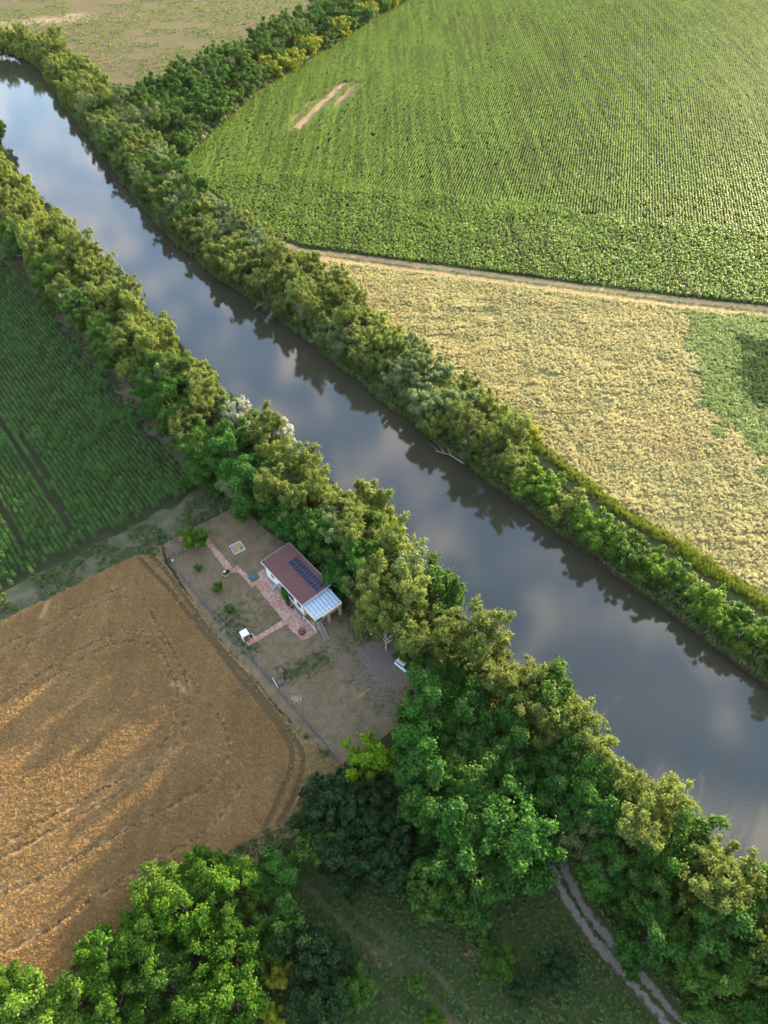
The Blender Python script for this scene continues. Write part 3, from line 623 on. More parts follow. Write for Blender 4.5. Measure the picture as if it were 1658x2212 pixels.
for p in pts:
    dl, dr = dline(p[None], NLw)[0], dline(p[None], NRw)[0]; s = dl/(dl+dr); u, vv, _ = project(p[None], 7.5); u, vv = u[0], vv[0]
    if vv < 820:
        k = pick([('willow', 'yellowgreen', .40), ('poplar', 'yellowgreen', .2), ('willow', 'olive', .15), ('poplar', 'olive', .1), ('locust', 'hedge', .06+.25*(s < .4)), ('willow', 'greygreen', .05)]); h = .92
    elif vv < 1250:
        k = pick([('poplar', 'olive', .35), ('poplar', 'yellowgreen', .2*(s > .35)), ('locust', 'deep', .9*(s < .5)), ('willow', 'greygreen', .12), ('locust', 'hedge', .15)]); h = .95
    elif vv < 1560:
        k = pick([('poplar', 'olive', .55), ('locust', 'deep', .3*(s < .25)), ('poplar', 'greygreen', .14), ('poplar', 'yellowgreen', .35*(s > .4)), ('locust', 'hedge', .12)]); h = 1.08
    else:
        k = pick([('poplar', 'olive', .5), ('poplar', 'yellowgreen', .4*(s > .35)), ('locust', 'deep', .6*(s < .22)), ('locust', 'hedge', .05), ('willow', 'greygreen', .07)]); h = 1.0
    e = tree(k[0], p, k[1], h*random.uniform(.88, 1.2), pale=random.random() < .3, zs=random.uniform(.92, 1.15))
    items.append((e, p, k[0], k[1], 'on water side' if s > .5 else 'on land side'))
marksN = [('left photo edge', (0, 480)), ('pale track start', (110, 600)), ('corn track bend', (200, 760)), ('mid cornfield', (320, 880)), ('cornfield corner', (430, 1040)), ('back garden corner', (515, 1100)), ('house', (690, 1290)), ('white car', (870, 1440)), ('dark grove', (1100, 1600)), ('dirt road bend', (1190, 1800)), ('roadside trees', (1400, 1900)), ('right photo edge', (1640, 2000))]
label_belt(items, marksN, ' of near bank', 'trees along the near bank of the river')
# --- far bank belt
FLp = [(1800, 1560), (1658, 1440), (1560, 1362), (1400, 1252), (1270, 1158), (1100, 1040), (960, 930), (830, 828), (700, 722), (600, 648), (500, 578), (420, 520), (340, 450), (290, 395), (240, 330), (170, 240), (120, 180), (95, 130), (60, 112), (0, 92), (-150, 60)]
FRp = [(1800, 1425), (1658, 1336), (1500, 1244), (1350, 1164), (1250, 1104), (1180, 1030), (1090, 900), (1000, 825), (900, 752), (830, 690), (740, 605), (660, 560), (600, 535), (520, 475), (440, 418), (380, 360), (350, 320), (290, 250), (240, 195), (190, 145), (130, 100), (90, 85), (0, 72), (-150, 40)]
def belt2(FLp, FRp, hf):
    return np.array([PX(x, y, hf(x)) for x, y in FLp]), np.array([PX(x, y, hf(x)) for x, y in FRp])
FLw, FRw = belt2(FLp, FRp, lambda x: 5.5 if x < 900 else (3.0 if x > 1150 else 5.5-2.5*(x-900)/250))
FB = np.vstack([FLw, FRw[::-1]])
pts = poisson(FB, lambda p: 4.5 if project(p[None])[0][0] < 1060 else 3.6, 1.3, 14000)
items = []
print('far belt', len(pts))
for p in pts:
    dl, dr = dline(p[None], FLw)[0], dline(p[None], FRw)[0]; s = dl/(dl+dr); u, vv, _ = project(p[None], 5); u, vv = u[0], vv[0]
    if u > 1110: k = pick([('shrub', 'fresh', .5), ('shrub', 'hedge', .15), ('willow', 'fresh', .2), ('shrub', 'yellowgreen', .25*(s > .35)), ('locust', 'fresh', .12), ('shrub', 'deep', .10*(s < .5))]); h = {'shrub': 1.35, 'willow': .66, 'locust': .52}[k[0]]
    elif vv > 520: k = pick([('willow', 'olive', .4), ('willow', 'greygreen', .2), ('poplar', 'olive', .25), ('willow', 'yellowgreen', .25), ('locust', 'fresh', .05)]); h = .98
    elif vv > 230: k = pick([('willow', 'greygreen', .4), ('willow', 'olive', .35), ('poplar', 'greygreen', .15), ('locust', 'hedge', .15)]); h = 1.0
    else: k = pick([('willow', 'yellowgreen', .45), ('willow', 'olive', .3), ('poplar', 'yellowgreen', .2)]); h = 1.0
    e = tree(k[0], p, k[1], h*random.uniform(.82, 1.15), pale=random.random() < .3, zs=random.uniform(.88, 1.1))
    items.append((e, p, k[0], k[1], 'on water side' if s < .5 else 'on field side'))
marksF = [('top left river bend', (60, 110)), ('hedgerow junction', (250, 300)), ('sunflower corner', (385, 345)), ('field road end', (640, 545)), ('fallen branches', (640, 700)), ('silvery bush', (1058, 1000)), ('grass bank curve', (1300, 1090)), ('right photo edge', (1640, 1320))]
label_belt(items, marksF, ' of far bank', 'trees along the far bank of the river')
# --- hedgerow
HG = np.array([PX(x, y, 5) for x, y in [(255, 215), (300, 190), (372, 185), (395, 150), (480, 118), (560, 75), (625, 35), (700, 12), (760, -15), (870, -75), (1000, -150), (1020, -110), (880, -15), (790, 38), (705, 85), (625, 135), (560, 168), (500, 220), (430, 285), (395, 318), (350, 300), (300, 265)]])
pts = poisson(HG, 6.2, 1.5, 9000); items = []
for p in pts:
    u, vv, _ = project(p[None], 4); e_d = dline(p[None], HPATH)[0]
    k = ('shrub', 'yellow') if (e_d < 9 and u[0] > 530 and random.random() < .3) else (('shrub', 'hedge') if e_d < 9 else pick([('locust', 'hedge', .6), ('locust', 'deep', .3), ('willow', 'hedge', .15), ('willow', 'greygreen', .06)]))
    h = {'shrub': 1.5, 'locust': .92, 'willow': 1.0}[k[0]]*random.uniform(.85, 1.25)
    e = tree(k[0], p, k[1], h); items.append((e, p, k[0], k[1], 'on path side' if e_d < 12 else 'on back side'))
label_belt(items, [('hedgerow junction', (330, 300)), ('tall dark tree', (512, 118)), ('gap shadow', (600, 70)), ('top photo edge', (760, 5))], ' of hedgerow', 'trees and bushes of the hedgerow')
tree('locust', PX(340, 178, 8), 'lime', .55, 'small pale lime tree standing alone above the dark hedgerow', name='broadleaf_tree', zs=1.5)
tree('willow', PX(799, 72, 3), 'yellowgreen', .5, 'slim pale bush poking out of the hedgerow toward the brown field') if False else None
# --- hand placed
HAND = [
 ('poplar', 'silver', 518, 900, 9.5, 1.0, 'silvery white poplar crown upper of two beside the cornfield corner', True),
 ('poplar', 'silver', 606, 928, 9, .88, 'silvery white poplar leaning over the water above the garden', True),
 ('willow', 'silver', 1057, 992, 2.2, .46, 'small silvery bush at the far water edge below the golden bush', True),
 ('willow', 'greygreen', 1010, 975, 2.5, .5, 'pale grey-green bush overhanging the far water edge', True),
 ('locust', 'yellow', 1138, 940, 3, .68, 'golden yellow bush at the start of the grassy far bank track', False),
 ('willow', 'yellowgreen', 785, 1085, 6.5, 1.15, 'rounded pale willow over the water behind the house', False),
 ('willow', 'yellow', 822, 1122, 5.5, .92, 'small yellow round treetop over the water behind the house', False),
 ('willow', 'silver', 480, 478, 6, .7, 'silvery willow rising from the middle of the far bank trees', True),
 ('willow', 'greygreen', 300, 350, 6, .9, 'ash grey willow by the top of the far bank', True),
 ('willow', 'hedge', -8, 275, 5, .85, 'dark tree at the left edge beside the blue water', False),
 ('locust', 'hedge', 512, 112, 7, 1.0, 'tall dark round tree on top of the hedgerow', False),
 ('locust', 'deep', 610, 1105, 7, 0.85, 'rounded deep green tree overhanging the garden behind the sandbox', False),
 ('locust', 'deep', 560, 1050, 7, 0.85, 'deep green tree just above the back garden corner', False),
 ('poplar', 'olive', 898, 1392, 8.5, 1.12, 'dark olive poplar whose crown overhangs the white car', True),
 ('poplar', 'olive', 800, 1310, 9, 1.05, 'olive poplar at the lower right corner of the terrace canopy', True),
 ('locust', 'deep', 662, 1150, 7.5, .8, 'deep green tree touching the top corner of the brown roof', False),
 ('locust', 'hedge', 708, 1192, 7.5, .78, 'dark green tree behind the solar panels at the roof edge', False),
 ('locust', 'deep', 745, 1238, 7.0, .66, 'deep green tree at the right corner of the roof', False),
 ('poplar', 'olive', 835, 1345, 9, 1.0, 'olive poplar between the terrace canopy and the white car', True),
 ('poplar', 'olive', 785, 1255, 9, 1.05, 'olive poplar just right of the house roof', True),
 ('locust', 'deep', 962, 1452, 7.5, .8, 'deep green tree just right of the white car at the top of the dark grove', False),
 ('locust', 'hedge', 1015, 1490, 7.5, .85, 'dark green tree over the road where it enters the grove', False),
 ('locust', 'hedge', 893, 1402, 5.0, .66, 'low dark green tree leaning over the back of the white car', False),
 ('shrub', 'bright', 470, 1050, 2, 0.75, 'low green bush at the corner of the cornfield', False),
]
for kd, mt, x, y, hz, sc, lb, pl in HAND: tree(kd, PX(x, y, hz), mt, sc, lb, pale=pl)
# --- forest by the garden (dark broadleaf) and bottom groups
def group(px, hz, r, opts, sc, where, gname, marks, inset=1.0, avoid=None):
    poly = np.array([PX(x, y, hz) for x, y in px]); pts = poisson(poly, r, inset, 6000, avoid); its = []
    for p in pts:
        k = pick(opts); e = tree(k[0], p, k[1], sc*random.uniform(.85, 1.15), zs=random.uniform(.9, 1.12)); its.append((e, p, k[0], k[1], 'at edge' if dline(p[None], poly, True)[0] < 4 else 'in middle'))
    label_belt(its, marks, where, gname); return its
off_road = lambda g: dline(g, DROAD[3:]) > 3.6
group([(918, 1525), (965, 1490), (1060, 1510), (1150, 1590), (1240, 1700), (1200, 1800), (1100, 1850), (1000, 1880), (920, 1820), (905, 1700), (905, 1610)], 7.5, 6.0, [('locust', 'deep', .9), ('locust', 'hedge', .1)], 1.08, ' of dark grove', 'dark broadleaf grove beside the garden', [('white car', (870, 1440)), ('dirt road', (1200, 1860)), ('lime green bush', (805, 1650))], .5, lambda g: dline(g, DROAD[3:]) > 2.5)
group([(640, 1760), (700, 1700), (780, 1690), (880, 1700), (900, 1850), (1000, 1900), (1000, 1945), (920, 1935), (800, 1890), (700, 1860), (650, 1820)], 2.2, 3.2, [('shrub', 'dark', .7), ('shrub', 'hedge', .25)], 1.25, ' of low thicket', 'dark thicket below the grove', [('wheat field corner', (600, 1790)), ('lime green bush', (805, 1650)), ('meadow', (850, 1900))], .3)
group([(265, 1880), (350, 1850), (440, 1835), (520, 1850), (540, 1950), (540, 2060), (530, 2230), (-30, 2260), (40, 2150), (110, 2080), (190, 2010), (240, 1950)], 8, 4.9, [('locust', 'bright', .75), ('locust', 'fresh', .2), ('locust', 'hedge', .15)], .86, ' of bright grove', 'bright green grove beside the wheat', [('wheat field', (250, 1850)), ('meadow track', (640, 1900)), ('bottom left corner', (0, 2211))], 2.0)
group([(1190, 1800), (1230, 1740), (1340, 1850), (1480, 1990), (1640, 2120), (1760, 2240), (1560, 2280), (1470, 2190), (1370, 2070), (1290, 1980), (1220, 1890)], 5.5, 4.5, [('locust', 'deep', .7), ('locust', 'hedge', .3), ('willow', 'greygreen', .06)], .82, ' of roadside trees', 'dark trees beside the dirt road', [('dirt road', (1250, 1950)), ('bottom right corner', (1640, 2200))], .6, off_road)
SH = [
 ('shrub', 'lime', 806, 1648, 2.6, 1.5, 'lime green leafy bush at the lower corner of the garden'),
 ('locust', 'deep', 590, 1885, 6, .62, 'deep green tree between the bright grove and the meadow track'),
 ('locust', 'bright', 10, 2130, 7, .6, 'bright green treetop cut by the left edge at the bottom'),
 ('locust', 'bright', 925, 1690, 11, .42, 'bright green treetop standing out of the dark grove'),
 ('locust', 'bright', 1035, 1815, 10, .45, 'sunlit bright green treetop at the lower front of the dark grove'),
 ('shrub', 'deep', 1030, 1975, 1.5, .85, 'dark bush below the thicket on the meadow'),
 ('shrub', 'hedge', 1040, 2010, 1.5, .7, 'green bush directly below the dark meadow bush'),
 ('shrub', 'bright', 1083, 2078, 1.8, .85, 'upright brighter green bush in the middle of the meadow'),
 ('shrub', 'dark', 1195, 2092, 1.2, 1.1, 'broad dark bush between the meadow and the dirt road'),
 ('shrub', 'dark', 1128, 2140, 1.0, .7, 'small dark bush near the bottom of the meadow'),
 ('shrub', 'hedge', 610, 2010, 2, 1.3, 'blue-green tall bush just right of the bright grove'),
 ('shrub', 'dark', 655, 2055, 2, 1.4, 'wide dark bush right of the bright grove'),
 ('shrub', 'yellow', 598, 2100, 2, .75, 'yellowish bush beside the bright grove near the bottom'),
 ('shrub', 'yellow', 585, 2195, 2, .6, 'yellowish bush at the bottom edge beside the bright grove'),
 ('shrub', 'dark', 720, 2080, 1.5, 1.1, 'dark bush in the lower middle of the meadow'),
 ('shrub', 'hedge', 770, 2140, 1.5, .95, 'green bush near the bottom edge of the meadow'),
 ('shrub', 'dark', 690, 2170, 1.5, 1.3, 'big dark bush at the bottom edge'),
 ('shrub', 'bright', 935, 2200, .8, .5, 'small bright bush at the bottom edge of the meadow'),
 ('shrub', 'hedge', 900, 2130, .8, .6, 'small green bush beside the faint wheel tracks'),
 ('sapling', 'hedge', 590, 1845, 1, 1.2, 'dark sapling at the lower corner of the wheat'),
]
for kd, mt, x, y, hz, sc, lb in SH: tree(kd, PX(x, y, hz), mt, sc, lb)
tree('shrub', PX(419, 1165, 1.6), 'bright', 1.05, 'round glossy green tree at the back corner of the lawn', name='garden_tree')
for x, y, sc, lb in [(427, 1227, .75, 'small bright sapling on the lawn nearest the round garden tree'), (470, 1272, 1.0, 'wider thin green sapling in the middle of the lawn row'), (494, 1316, .8, 'dark green sapling nearest the outhouse')]:
    tree('sapling', PX(x, y, .9), 'bright' if sc < 1 else 'hedge', sc, lb, 'saplings on the lawn')
# ------------------------------------------------------------------ crop and grass pieces
def veg_mat(name, dark, light, transl=.25, band=None):
    m_ = leaf_mat(name, dark, light, transl, tint=light, hue=.3)
    if band:
        rot, sc, scale, lo, hi, c1, amt = band; t = m_.node_tree; p = [n for n in t.nodes if n.type == 'BSDF_PRINCIPLED'][0]; src_ = p.inputs['Base Color'].links[0].from_socket
        def nz(r_, s_, sc_, a, b):
            g = N(t, 'ShaderNodeNewGeometry'); mp = N(t, 'ShaderNodeMapping'); mp.inputs['Rotation'].default_value = (0, 0, r_); mp.inputs['Scale'].default_value = s_; t.links.new(g.outputs['Position'], mp.inputs['Vector'])
            n = N(t, 'ShaderNodeTexNoise'); n.inputs['Scale'].default_value = sc_; n.inputs['Detail'].default_value = 4; t.links.new(mp.outputs[0], n.inputs['Vector'])
            q = N(t, 'ShaderNodeMapRange'); t.links.new(n.outputs['Fac'], q.inputs['Value'])
            for k_, x_ in zip(('From Min', 'From Max', 'To Min', 'To Max'), (.35, .65, a, b)): q.inputs[k_].default_value = x_
            return q.outputs[0]
        f1 = nz(rot, sc, scale, lo, hi); cc = N(t, 'ShaderNodeCombineColor'); [t.links.new(f1, cc.inputs[i]) for i in range(3)]
        x = N(t, 'ShaderNodeMix', data_type='RGBA', blend_type='MULTIPLY'); x.inputs['Factor'].default_value = 1; t.links.new(src_, x.inputs[6]); t.links.new(cc.outputs[0], x.inputs[7])
        f2 = nz(0, (1, 1, 1), .035, -.3*amt, amt); y = N(t, 'ShaderNodeMix', data_type='RGBA'); t.links.new(f2, y.inputs['Factor']); t.links.new(x.outputs[2], y.inputs[6]); y.inputs[7].default_value = (*c1, 1); t.links.new(y.outputs[2], p.inputs['Base Color'])
    return m_
ANGC = math.atan2(*(TRK_CORN[0][3]-TRK_CORN[0][1])); m_sl = veg_mat('sunflower_leaf', (.016, .072, .014), (.230, .325, .046), band=(R_(13.9), (1, .03, 1), .55, .62, 1.45, (.20, .34, .025), .4)); m_cl = veg_mat('corn_leaf', (.006, .036, .012), (.090, .205, .034), band=(ANGC, (1, .06, 1), .8, .65, 1.35, (.06, .17, .02), .3))
m_wl = veg_mat('wheat_ear', (.30, .195, .080), (.50, .36, .17), band=(R_(-55), (1, .06, 1), .5, .85, 1.12, (.42, .26, .11), .3)); m_fl = veg_mat('cream_umbel', (.15, .16, .035), (.92, .78, .36), band=(R_(75), (1, .12, 1), .35, .72, 1.2, (.85, .62, .26), .35))
m_gl = veg_mat('green_umbel', (.035, .100, .018), (.34, .44, .12))
m_gr = veg_mat('grass_blade', (.035, .075, .02), (.12, .18, .05)); m_dg = veg_mat('dry_grass_blade', (.22, .155, .075), (.46, .33, .17))
m_yg = veg_mat('bright_grass_blade', (.06, .12, .015), (.24, .29, .04)); m_ug = veg_mat('undergrowth_leaf', (.028, .060, .016), (.11, .15, .04))
m_rd = veg_mat('dry_reed', (.16, .11, .065), (.36, .26, .17))
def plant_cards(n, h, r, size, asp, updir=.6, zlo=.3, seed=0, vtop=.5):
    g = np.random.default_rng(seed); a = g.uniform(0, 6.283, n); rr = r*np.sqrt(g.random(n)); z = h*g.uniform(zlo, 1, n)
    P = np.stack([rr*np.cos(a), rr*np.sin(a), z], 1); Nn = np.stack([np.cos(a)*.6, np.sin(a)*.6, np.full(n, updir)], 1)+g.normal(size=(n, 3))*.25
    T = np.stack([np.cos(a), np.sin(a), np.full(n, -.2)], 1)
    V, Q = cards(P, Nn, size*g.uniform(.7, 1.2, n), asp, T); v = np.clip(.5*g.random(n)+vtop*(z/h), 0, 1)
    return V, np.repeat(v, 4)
def join(parts):
    V = []; v = []
    for a, b in parts: V.append(a); v.append(b)
    V = np.vstack(V); return V, np.arange(len(V)).reshape(-1, 4), np.concatenate(v)
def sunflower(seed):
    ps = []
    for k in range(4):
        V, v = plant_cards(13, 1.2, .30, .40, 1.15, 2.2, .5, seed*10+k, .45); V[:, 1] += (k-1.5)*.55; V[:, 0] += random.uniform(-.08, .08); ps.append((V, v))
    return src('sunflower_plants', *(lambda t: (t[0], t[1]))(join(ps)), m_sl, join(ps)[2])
def blade_tuft(name, n, h, r, wd, mat, seed, lean=.35, tip=True):
    g = np.random.default_rng(seed); V = []; v = []
    for i in range(n):
        a = g.uniform(0, 6.283); rr = r*math.sqrt(g.random()); b = np.array([rr*math.cos(a), rr*math.sin(a), 0]); hh = h*g.uniform(.6, 1.1)
        l = g.uniform(0, 6.283); t = b+np.array([math.cos(l)*lean*hh, math.sin(l)*lean*hh, hh]); s = np.array([-math.sin(l), math.cos(l), 0])*wd/2
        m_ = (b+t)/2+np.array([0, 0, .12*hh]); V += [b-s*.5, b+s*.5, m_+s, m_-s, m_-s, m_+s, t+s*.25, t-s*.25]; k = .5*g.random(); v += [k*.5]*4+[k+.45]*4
    return src(name, np.array(V), np.arange(len(V)).reshape(-1, 4), mat, v)
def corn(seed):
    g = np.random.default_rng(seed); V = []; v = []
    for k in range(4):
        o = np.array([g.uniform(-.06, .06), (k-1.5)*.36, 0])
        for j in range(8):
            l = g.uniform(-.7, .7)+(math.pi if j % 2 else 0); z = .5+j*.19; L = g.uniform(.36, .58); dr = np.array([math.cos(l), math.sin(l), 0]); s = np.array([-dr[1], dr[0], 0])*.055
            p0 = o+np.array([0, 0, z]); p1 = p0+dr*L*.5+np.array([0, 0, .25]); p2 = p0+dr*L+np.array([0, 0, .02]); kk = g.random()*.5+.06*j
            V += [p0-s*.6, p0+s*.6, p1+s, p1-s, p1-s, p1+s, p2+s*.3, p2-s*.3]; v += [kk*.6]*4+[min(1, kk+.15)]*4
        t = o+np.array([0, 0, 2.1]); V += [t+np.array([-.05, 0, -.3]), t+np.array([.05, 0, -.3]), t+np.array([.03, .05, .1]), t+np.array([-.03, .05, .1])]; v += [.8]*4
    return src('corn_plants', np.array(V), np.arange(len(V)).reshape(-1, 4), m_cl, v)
def umbel(seed, mat, amt=.55):
    g = np.random.default_rng(seed); V1, v1 = plant_cards(12, .75, .42, .26, 1.8, .6, .2, seed, .1); n = 14
    P = np.stack([g.normal(size=n)*.34, g.normal(size=n)*.34, g.uniform(.60, .85, n)], 1); Nn = np.array([0, 0, 1.3])+g.normal(size=(n, 3))*.35
    V2, _ = cards(P, Nn, g.uniform(.12, .24, n), 1.0); v2 = np.repeat(g.uniform(.65, 1, n), 4); V, Q, v = join([(V1, v1*.4), (V2, v2)])
    return src('flowering_tuft', V, Q, mat, v)
def leafy(seed, mat, h=.9, r=.6, n=46, size=.24):
    V, v = plant_cards(n, h, r, size, 1.6, .7, .1, seed, .4); return src('leafy_tuft', V, np.arange(len(V)).reshape(-1, 4), mat, v)
def rows(poly, ang, sp, step, jit=(.08, .25), px=(120), gapn=None):
    poly = np.asarray(poly); c, s = math.cos(ang), math.sin(ang)   # row direction (s,c)
    lo = poly.min(0); hi = poly.max(0)
    # restrict to the seen area
    g = np.stack(np.meshgrid(np.linspace(lo[0], hi[0], 160), np.linspace(lo[1], hi[1], 160)), -1).reshape(-1, 2)
    g = g[inpoly(g, poly) & in_view(g, px+60)]
    a = g @ np.array([s, c]); b = g @ np.array([c, -s])
    A_, B_ = np.meshgrid(np.arange(a.min()-2, a.max()+2, step), np.arange(b.min()-2, b.max()+2, sp)); A_ = A_.ravel(); B_ = B_.ravel()
    A_ = A_+rng.uniform(-jit[1], jit[1], len(A_)); B_ = B_+rng.uniform(-jit[0], jit[0], len(B_))
    P = np.stack([A_*s+B_*c, A_*c-B_*s], 1); k = inpoly(P, poly) & in_view(P, px); return P[k]
def uni(poly, dens, px=100, avoid=None):
    poly = np.asarray(poly); lo = poly.min(0); hi = poly.max(0)
    g = np.stack(np.meshgrid(np.linspace(lo[0], hi[0], 160), np.linspace(lo[1], hi[1], 160)), -1).reshape(-1, 2); g = g[inpoly(g, poly) & in_view(g, px+60)]
    lo = np.maximum(lo, g.min(0)-3); hi = np.minimum(hi, g.max(0)+3)
    n = int(dens*(hi-lo).prod()); P = rng.uniform(lo, hi, (n, 2)); P = P[inpoly(P, poly) & in_view(P, px)]
    if avoid is not None: P = P[avoid(P)]
    return P
def z3(P, z=0.0): return np.column_stack([P, np.full(len(P), z)])
# sunflowers
RA = R_(13.9); P = rows(SUNF, RA, 1.0, 2.2, (.10, .35)); dr_ = dline(P, FROAD)
hp = P[dr_ > 42+10*vnoise(P, 9, 4)]
def thin(P, amt=.012, seed=1): return P[(rng.random(len(P)) > amt*2*vnoise(P, 18, seed)**2) & (dline(P, BARE[0]) > 1.7) & (dline(P, BARE[1]) > 1.2) & (dline(P, BARE[2]) > .7)]
hp = thin(hp)
fd = FROAD[-2]-FROAD[4]; fa = math.atan2(fd[0], fd[1]); q = rows(SUNF, fa, 1.0, 2.2, (.45, .9)); q = q[dline(q, FROAD) < 50-8*vnoise(q, 9, 4)]; q = q[dline(q, FROAD) > 3.6]
SS = [sunflower(i) for i in range(5)]
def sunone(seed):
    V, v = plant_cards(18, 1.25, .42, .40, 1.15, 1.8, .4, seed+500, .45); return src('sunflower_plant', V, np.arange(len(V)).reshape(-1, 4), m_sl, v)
S1 = [sunone(i) for i in range(5)]
q1 = rows(SUNF, fa, .95, .85, (.35, .35)); d1_ = dline(q1, FROAD); q1 = q1[(d1_ > 3.8) & (d1_ < 56-8*vnoise(q1, 9, 4))]; q1 = thin(q1, .1)
q1 = q1[dline(q1, hp[::1][:1]) > 0] if False else q1
scatter('headland_crop', z3(q1, .03), S1, 'leafy sunflower plants of the unrowed headland along the field road', 'crop', rng.uniform(.75, 1.15, len(q1))*(.8+.35*vnoise(q1, 7, 77)))
q = q[:0]
allp = np.vstack([hp, q]); rot = np.concatenate([np.full(len(hp), -RA), np.full(len(q), -fa)])+rng.choice([0, math.pi], len(allp))+rng.normal(size=len(allp))*np.concatenate([np.full(len(hp), .05), np.full(len(q), .9)])
rw = allp @ np.array([math.cos(RA), -math.sin(RA)])
scs = rng.uniform(.8, 1.1, len(allp))*(.84+.22*vnoise(allp, 22, 8)+.14*vnoise(np.column_stack([rw*1.0, allp[:, 1]*.03]), 2.0, 88))
print('sunflower instances', len(allp))
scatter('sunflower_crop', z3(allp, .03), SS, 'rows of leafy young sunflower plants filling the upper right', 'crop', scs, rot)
# corn
cd = TRK_CORN[0][3]-TRK_CORN[0][1]; ca = math.atan2(cd[0], cd[1]); P = rows(CORN, ca, 1.05, 1.5, (.07, .3)); P = P[(near(TRK_CORN, .45, P, .05) < .5)]
eg = dline(P, CORN, True); P = P[(eg > .5) & (rng.random(len(P)) < np.clip(.5+eg/7, 0, 1))]
print('corn', len(P)); CS = [corn(i) for i in range(5)]
scatter('corn_crop', z3(P, .04), CS, 'dense shaded green corn rows left of the near bank trees', 'crop', rng.uniform(.62, 1.15, len(P))*(.8+.35*vnoise(P, 9, 3)), np.full(len(P), -ca)+rng.choice([0, math.pi], len(P))+rng.normal(size=len(P))*.1)
# wheat
P = rows(WHEAT, R_(28), .32, .42, (.06, .15)); k = np.maximum(near(TRK_WHEAT[2:], .20, P, .35)*.74, near(TRK_WHEAT[:2], .34, P, .25)*.95); P = P[rng.random(len(P)) > k]; P = P[(vnoise(P, 1.6, 21)*.6+vnoise(P, 6, 22)*.4 < .84)]
print('wheat', len(P)); WS = [blade_tuft('wheat_tuft', 18, .42, .22, .05, m_wl, i, .35) for i in range(4)]
scatter('wheat_crop', z3(P, .05), WS, 'ripe tan wheat ears', 'crop', rng.uniform(.75, 1.15, len(P))*(.85+.3*vnoise(P, 5, 3)), None, tilt=.15)
# cream field
US = [umbel(i, m_fl) for i in range(4)]; GS = [umbel(i+10, m_gl) for i in range(3)]
P = uni(CREAM, 4.2, 80); inside = inpoly(P, GREENP); cv = vnoise(P*np.array([.35, 1.]), 2.2, 31)*.5+vnoise(P*np.array([.35, 1.]), .9, 32)*.5
gx = dline(P, GREENP, True); inside = (gx*np.where(inside, 1, -1)+(vnoise(P, 5, 35)-.5)*9+(rng.random(len(P))-.5)*3) > 0
Pc = P[(~inside) & (cv > .24)]; gb = dline(Pc, GREENP, True); cvc = (.44+.42*vnoise(Pc*np.array([.35, 1]), 2.6, 33)*vnoise(Pc, 9, 34)**.5)+.12*np.exp(-(gb/5)**2)
print('cream', len(Pc)); scatter('cream_flower_crop', z3(Pc, .05), US, 'dense cream-white flower heads of the flowering field', 'crop', rng.uniform(.7, 1.2, len(Pc))*cvc)
Pg = P[inside]; dk = inpoly(Pg, DARKP)
dd_ = dline(Pg, DARKP, True)*np.where(dk, 1, -1)+(vnoise(Pg, 4, 36)-.5)*7+(rng.random(len(Pg))-.5)*3; dk = dd_ > 0
scatter('green_flower_crop', z3(Pg[~dk], .05), GS, 'greener patch of white-flowered plants at the right edge', 'crop', rng.uniform(.7, 1.15, (~dk).sum()))
LG = [leafy(i+40, m_gr, 1.2, .6, 50, .3) for i in range(3)]
scatter('dark_weed_patch', z3(Pg[dk], .05), LG, 'darker green leafy patch at the right edge', 'plants', rng.uniform(.5, .9, dk.sum()))
# grasses
GT = [blade_tuft('grass_tuft', 12, .42, .18, .035, m_gr, i, .6) for i in range(4)]; DT = [blade_tuft('dry_tuft', 12, .45, .2, .035, m_dg, i+9, .7) for i in range(4)]; YT = [blade_tuft('bright_tuft', 14, .95, .3, .06, m_yg, i+19, .45) for i in range(4)]
WE = [leafy(i+60, m_gr, .5, .3, 22, .18) for i in range(3)]
notcorn = lambda P: ~inpoly(P, CORN) & ~inpoly(P, WHEAT) & (dline(P, CPATH) > .9)
P = uni(MARG, 3.2, 60, notcorn); P = P[vnoise(P, 3.5, 41) > .35]
scatter('margin_weeds', z3(P, .02), GT+WE, 'low green weeds and grass around the cornfield', 'weeds', (.7, 1.5))
P = uni(VERGE, 4, 60, lambda P: ~inpoly(P, WHEAT)); g = vnoise(P, 2.5, 43) > .62; scatter('dry_verge_grass', z3(P[~g], .03), DT, 'dry straw-coloured grass along the garden fence', 'grass', (.7, 1.7)); scatter('green_verge_weeds', z3(P[g], .03), GT+WE, 'green weeds clumped along the garden fence', 'weeds', (.9, 1.7))
onbrick = lambda P: ~(inpoly(P, PL(brick_polys[0][2] if False else brick_polys[0][1])) | inpoly(P, PL(brick_polys[1][1])) | inpoly(P, PL([c2(770, 1100), c2(800, 1160), c2(355, 1418), c2(322, 1382), c2(345, 1290), c2(400, 1265), c2(440, 1308)])))
P = uni(LAWN, 3.0, 60, lambda P: onbrick(P) & ~inpoly(P, GRAV)); P = P[vnoise(P, 2.8, 45)*.6+vnoise(P, .9, 46)*.4 > .36]; g = rng.random(len(P)) < .18
scatter('lawn_grass', z3(P[~g], .07), DT, 'short dry grass tufts on the worn lawn', 'grass', (.22, .45)); scatter('lawn_green_grass', z3(P[g], .07), GT, 'short green grass tufts on the worn lawn', 'grass', (.22, .5))
P = uni(MEADOW, 7, 60, lambda P: (near(mtr, .3, P, .2) < .5) & (dline(P, DROAD) > 2.0)); g = vnoise(P, 4, 47) > .86
scatter('meadow_grass', z3(P[~g], .03), GT+WE, 'shaded green meadow grass', 'grass', (.5, 1.15)); scatter('meadow_dry_grass', z3(P[g], .03), DT+GT, 'drier patches of meadow grass', 'grass', (.5, 1.1))
dmid = smooth_line(DROAD, 6); P = []
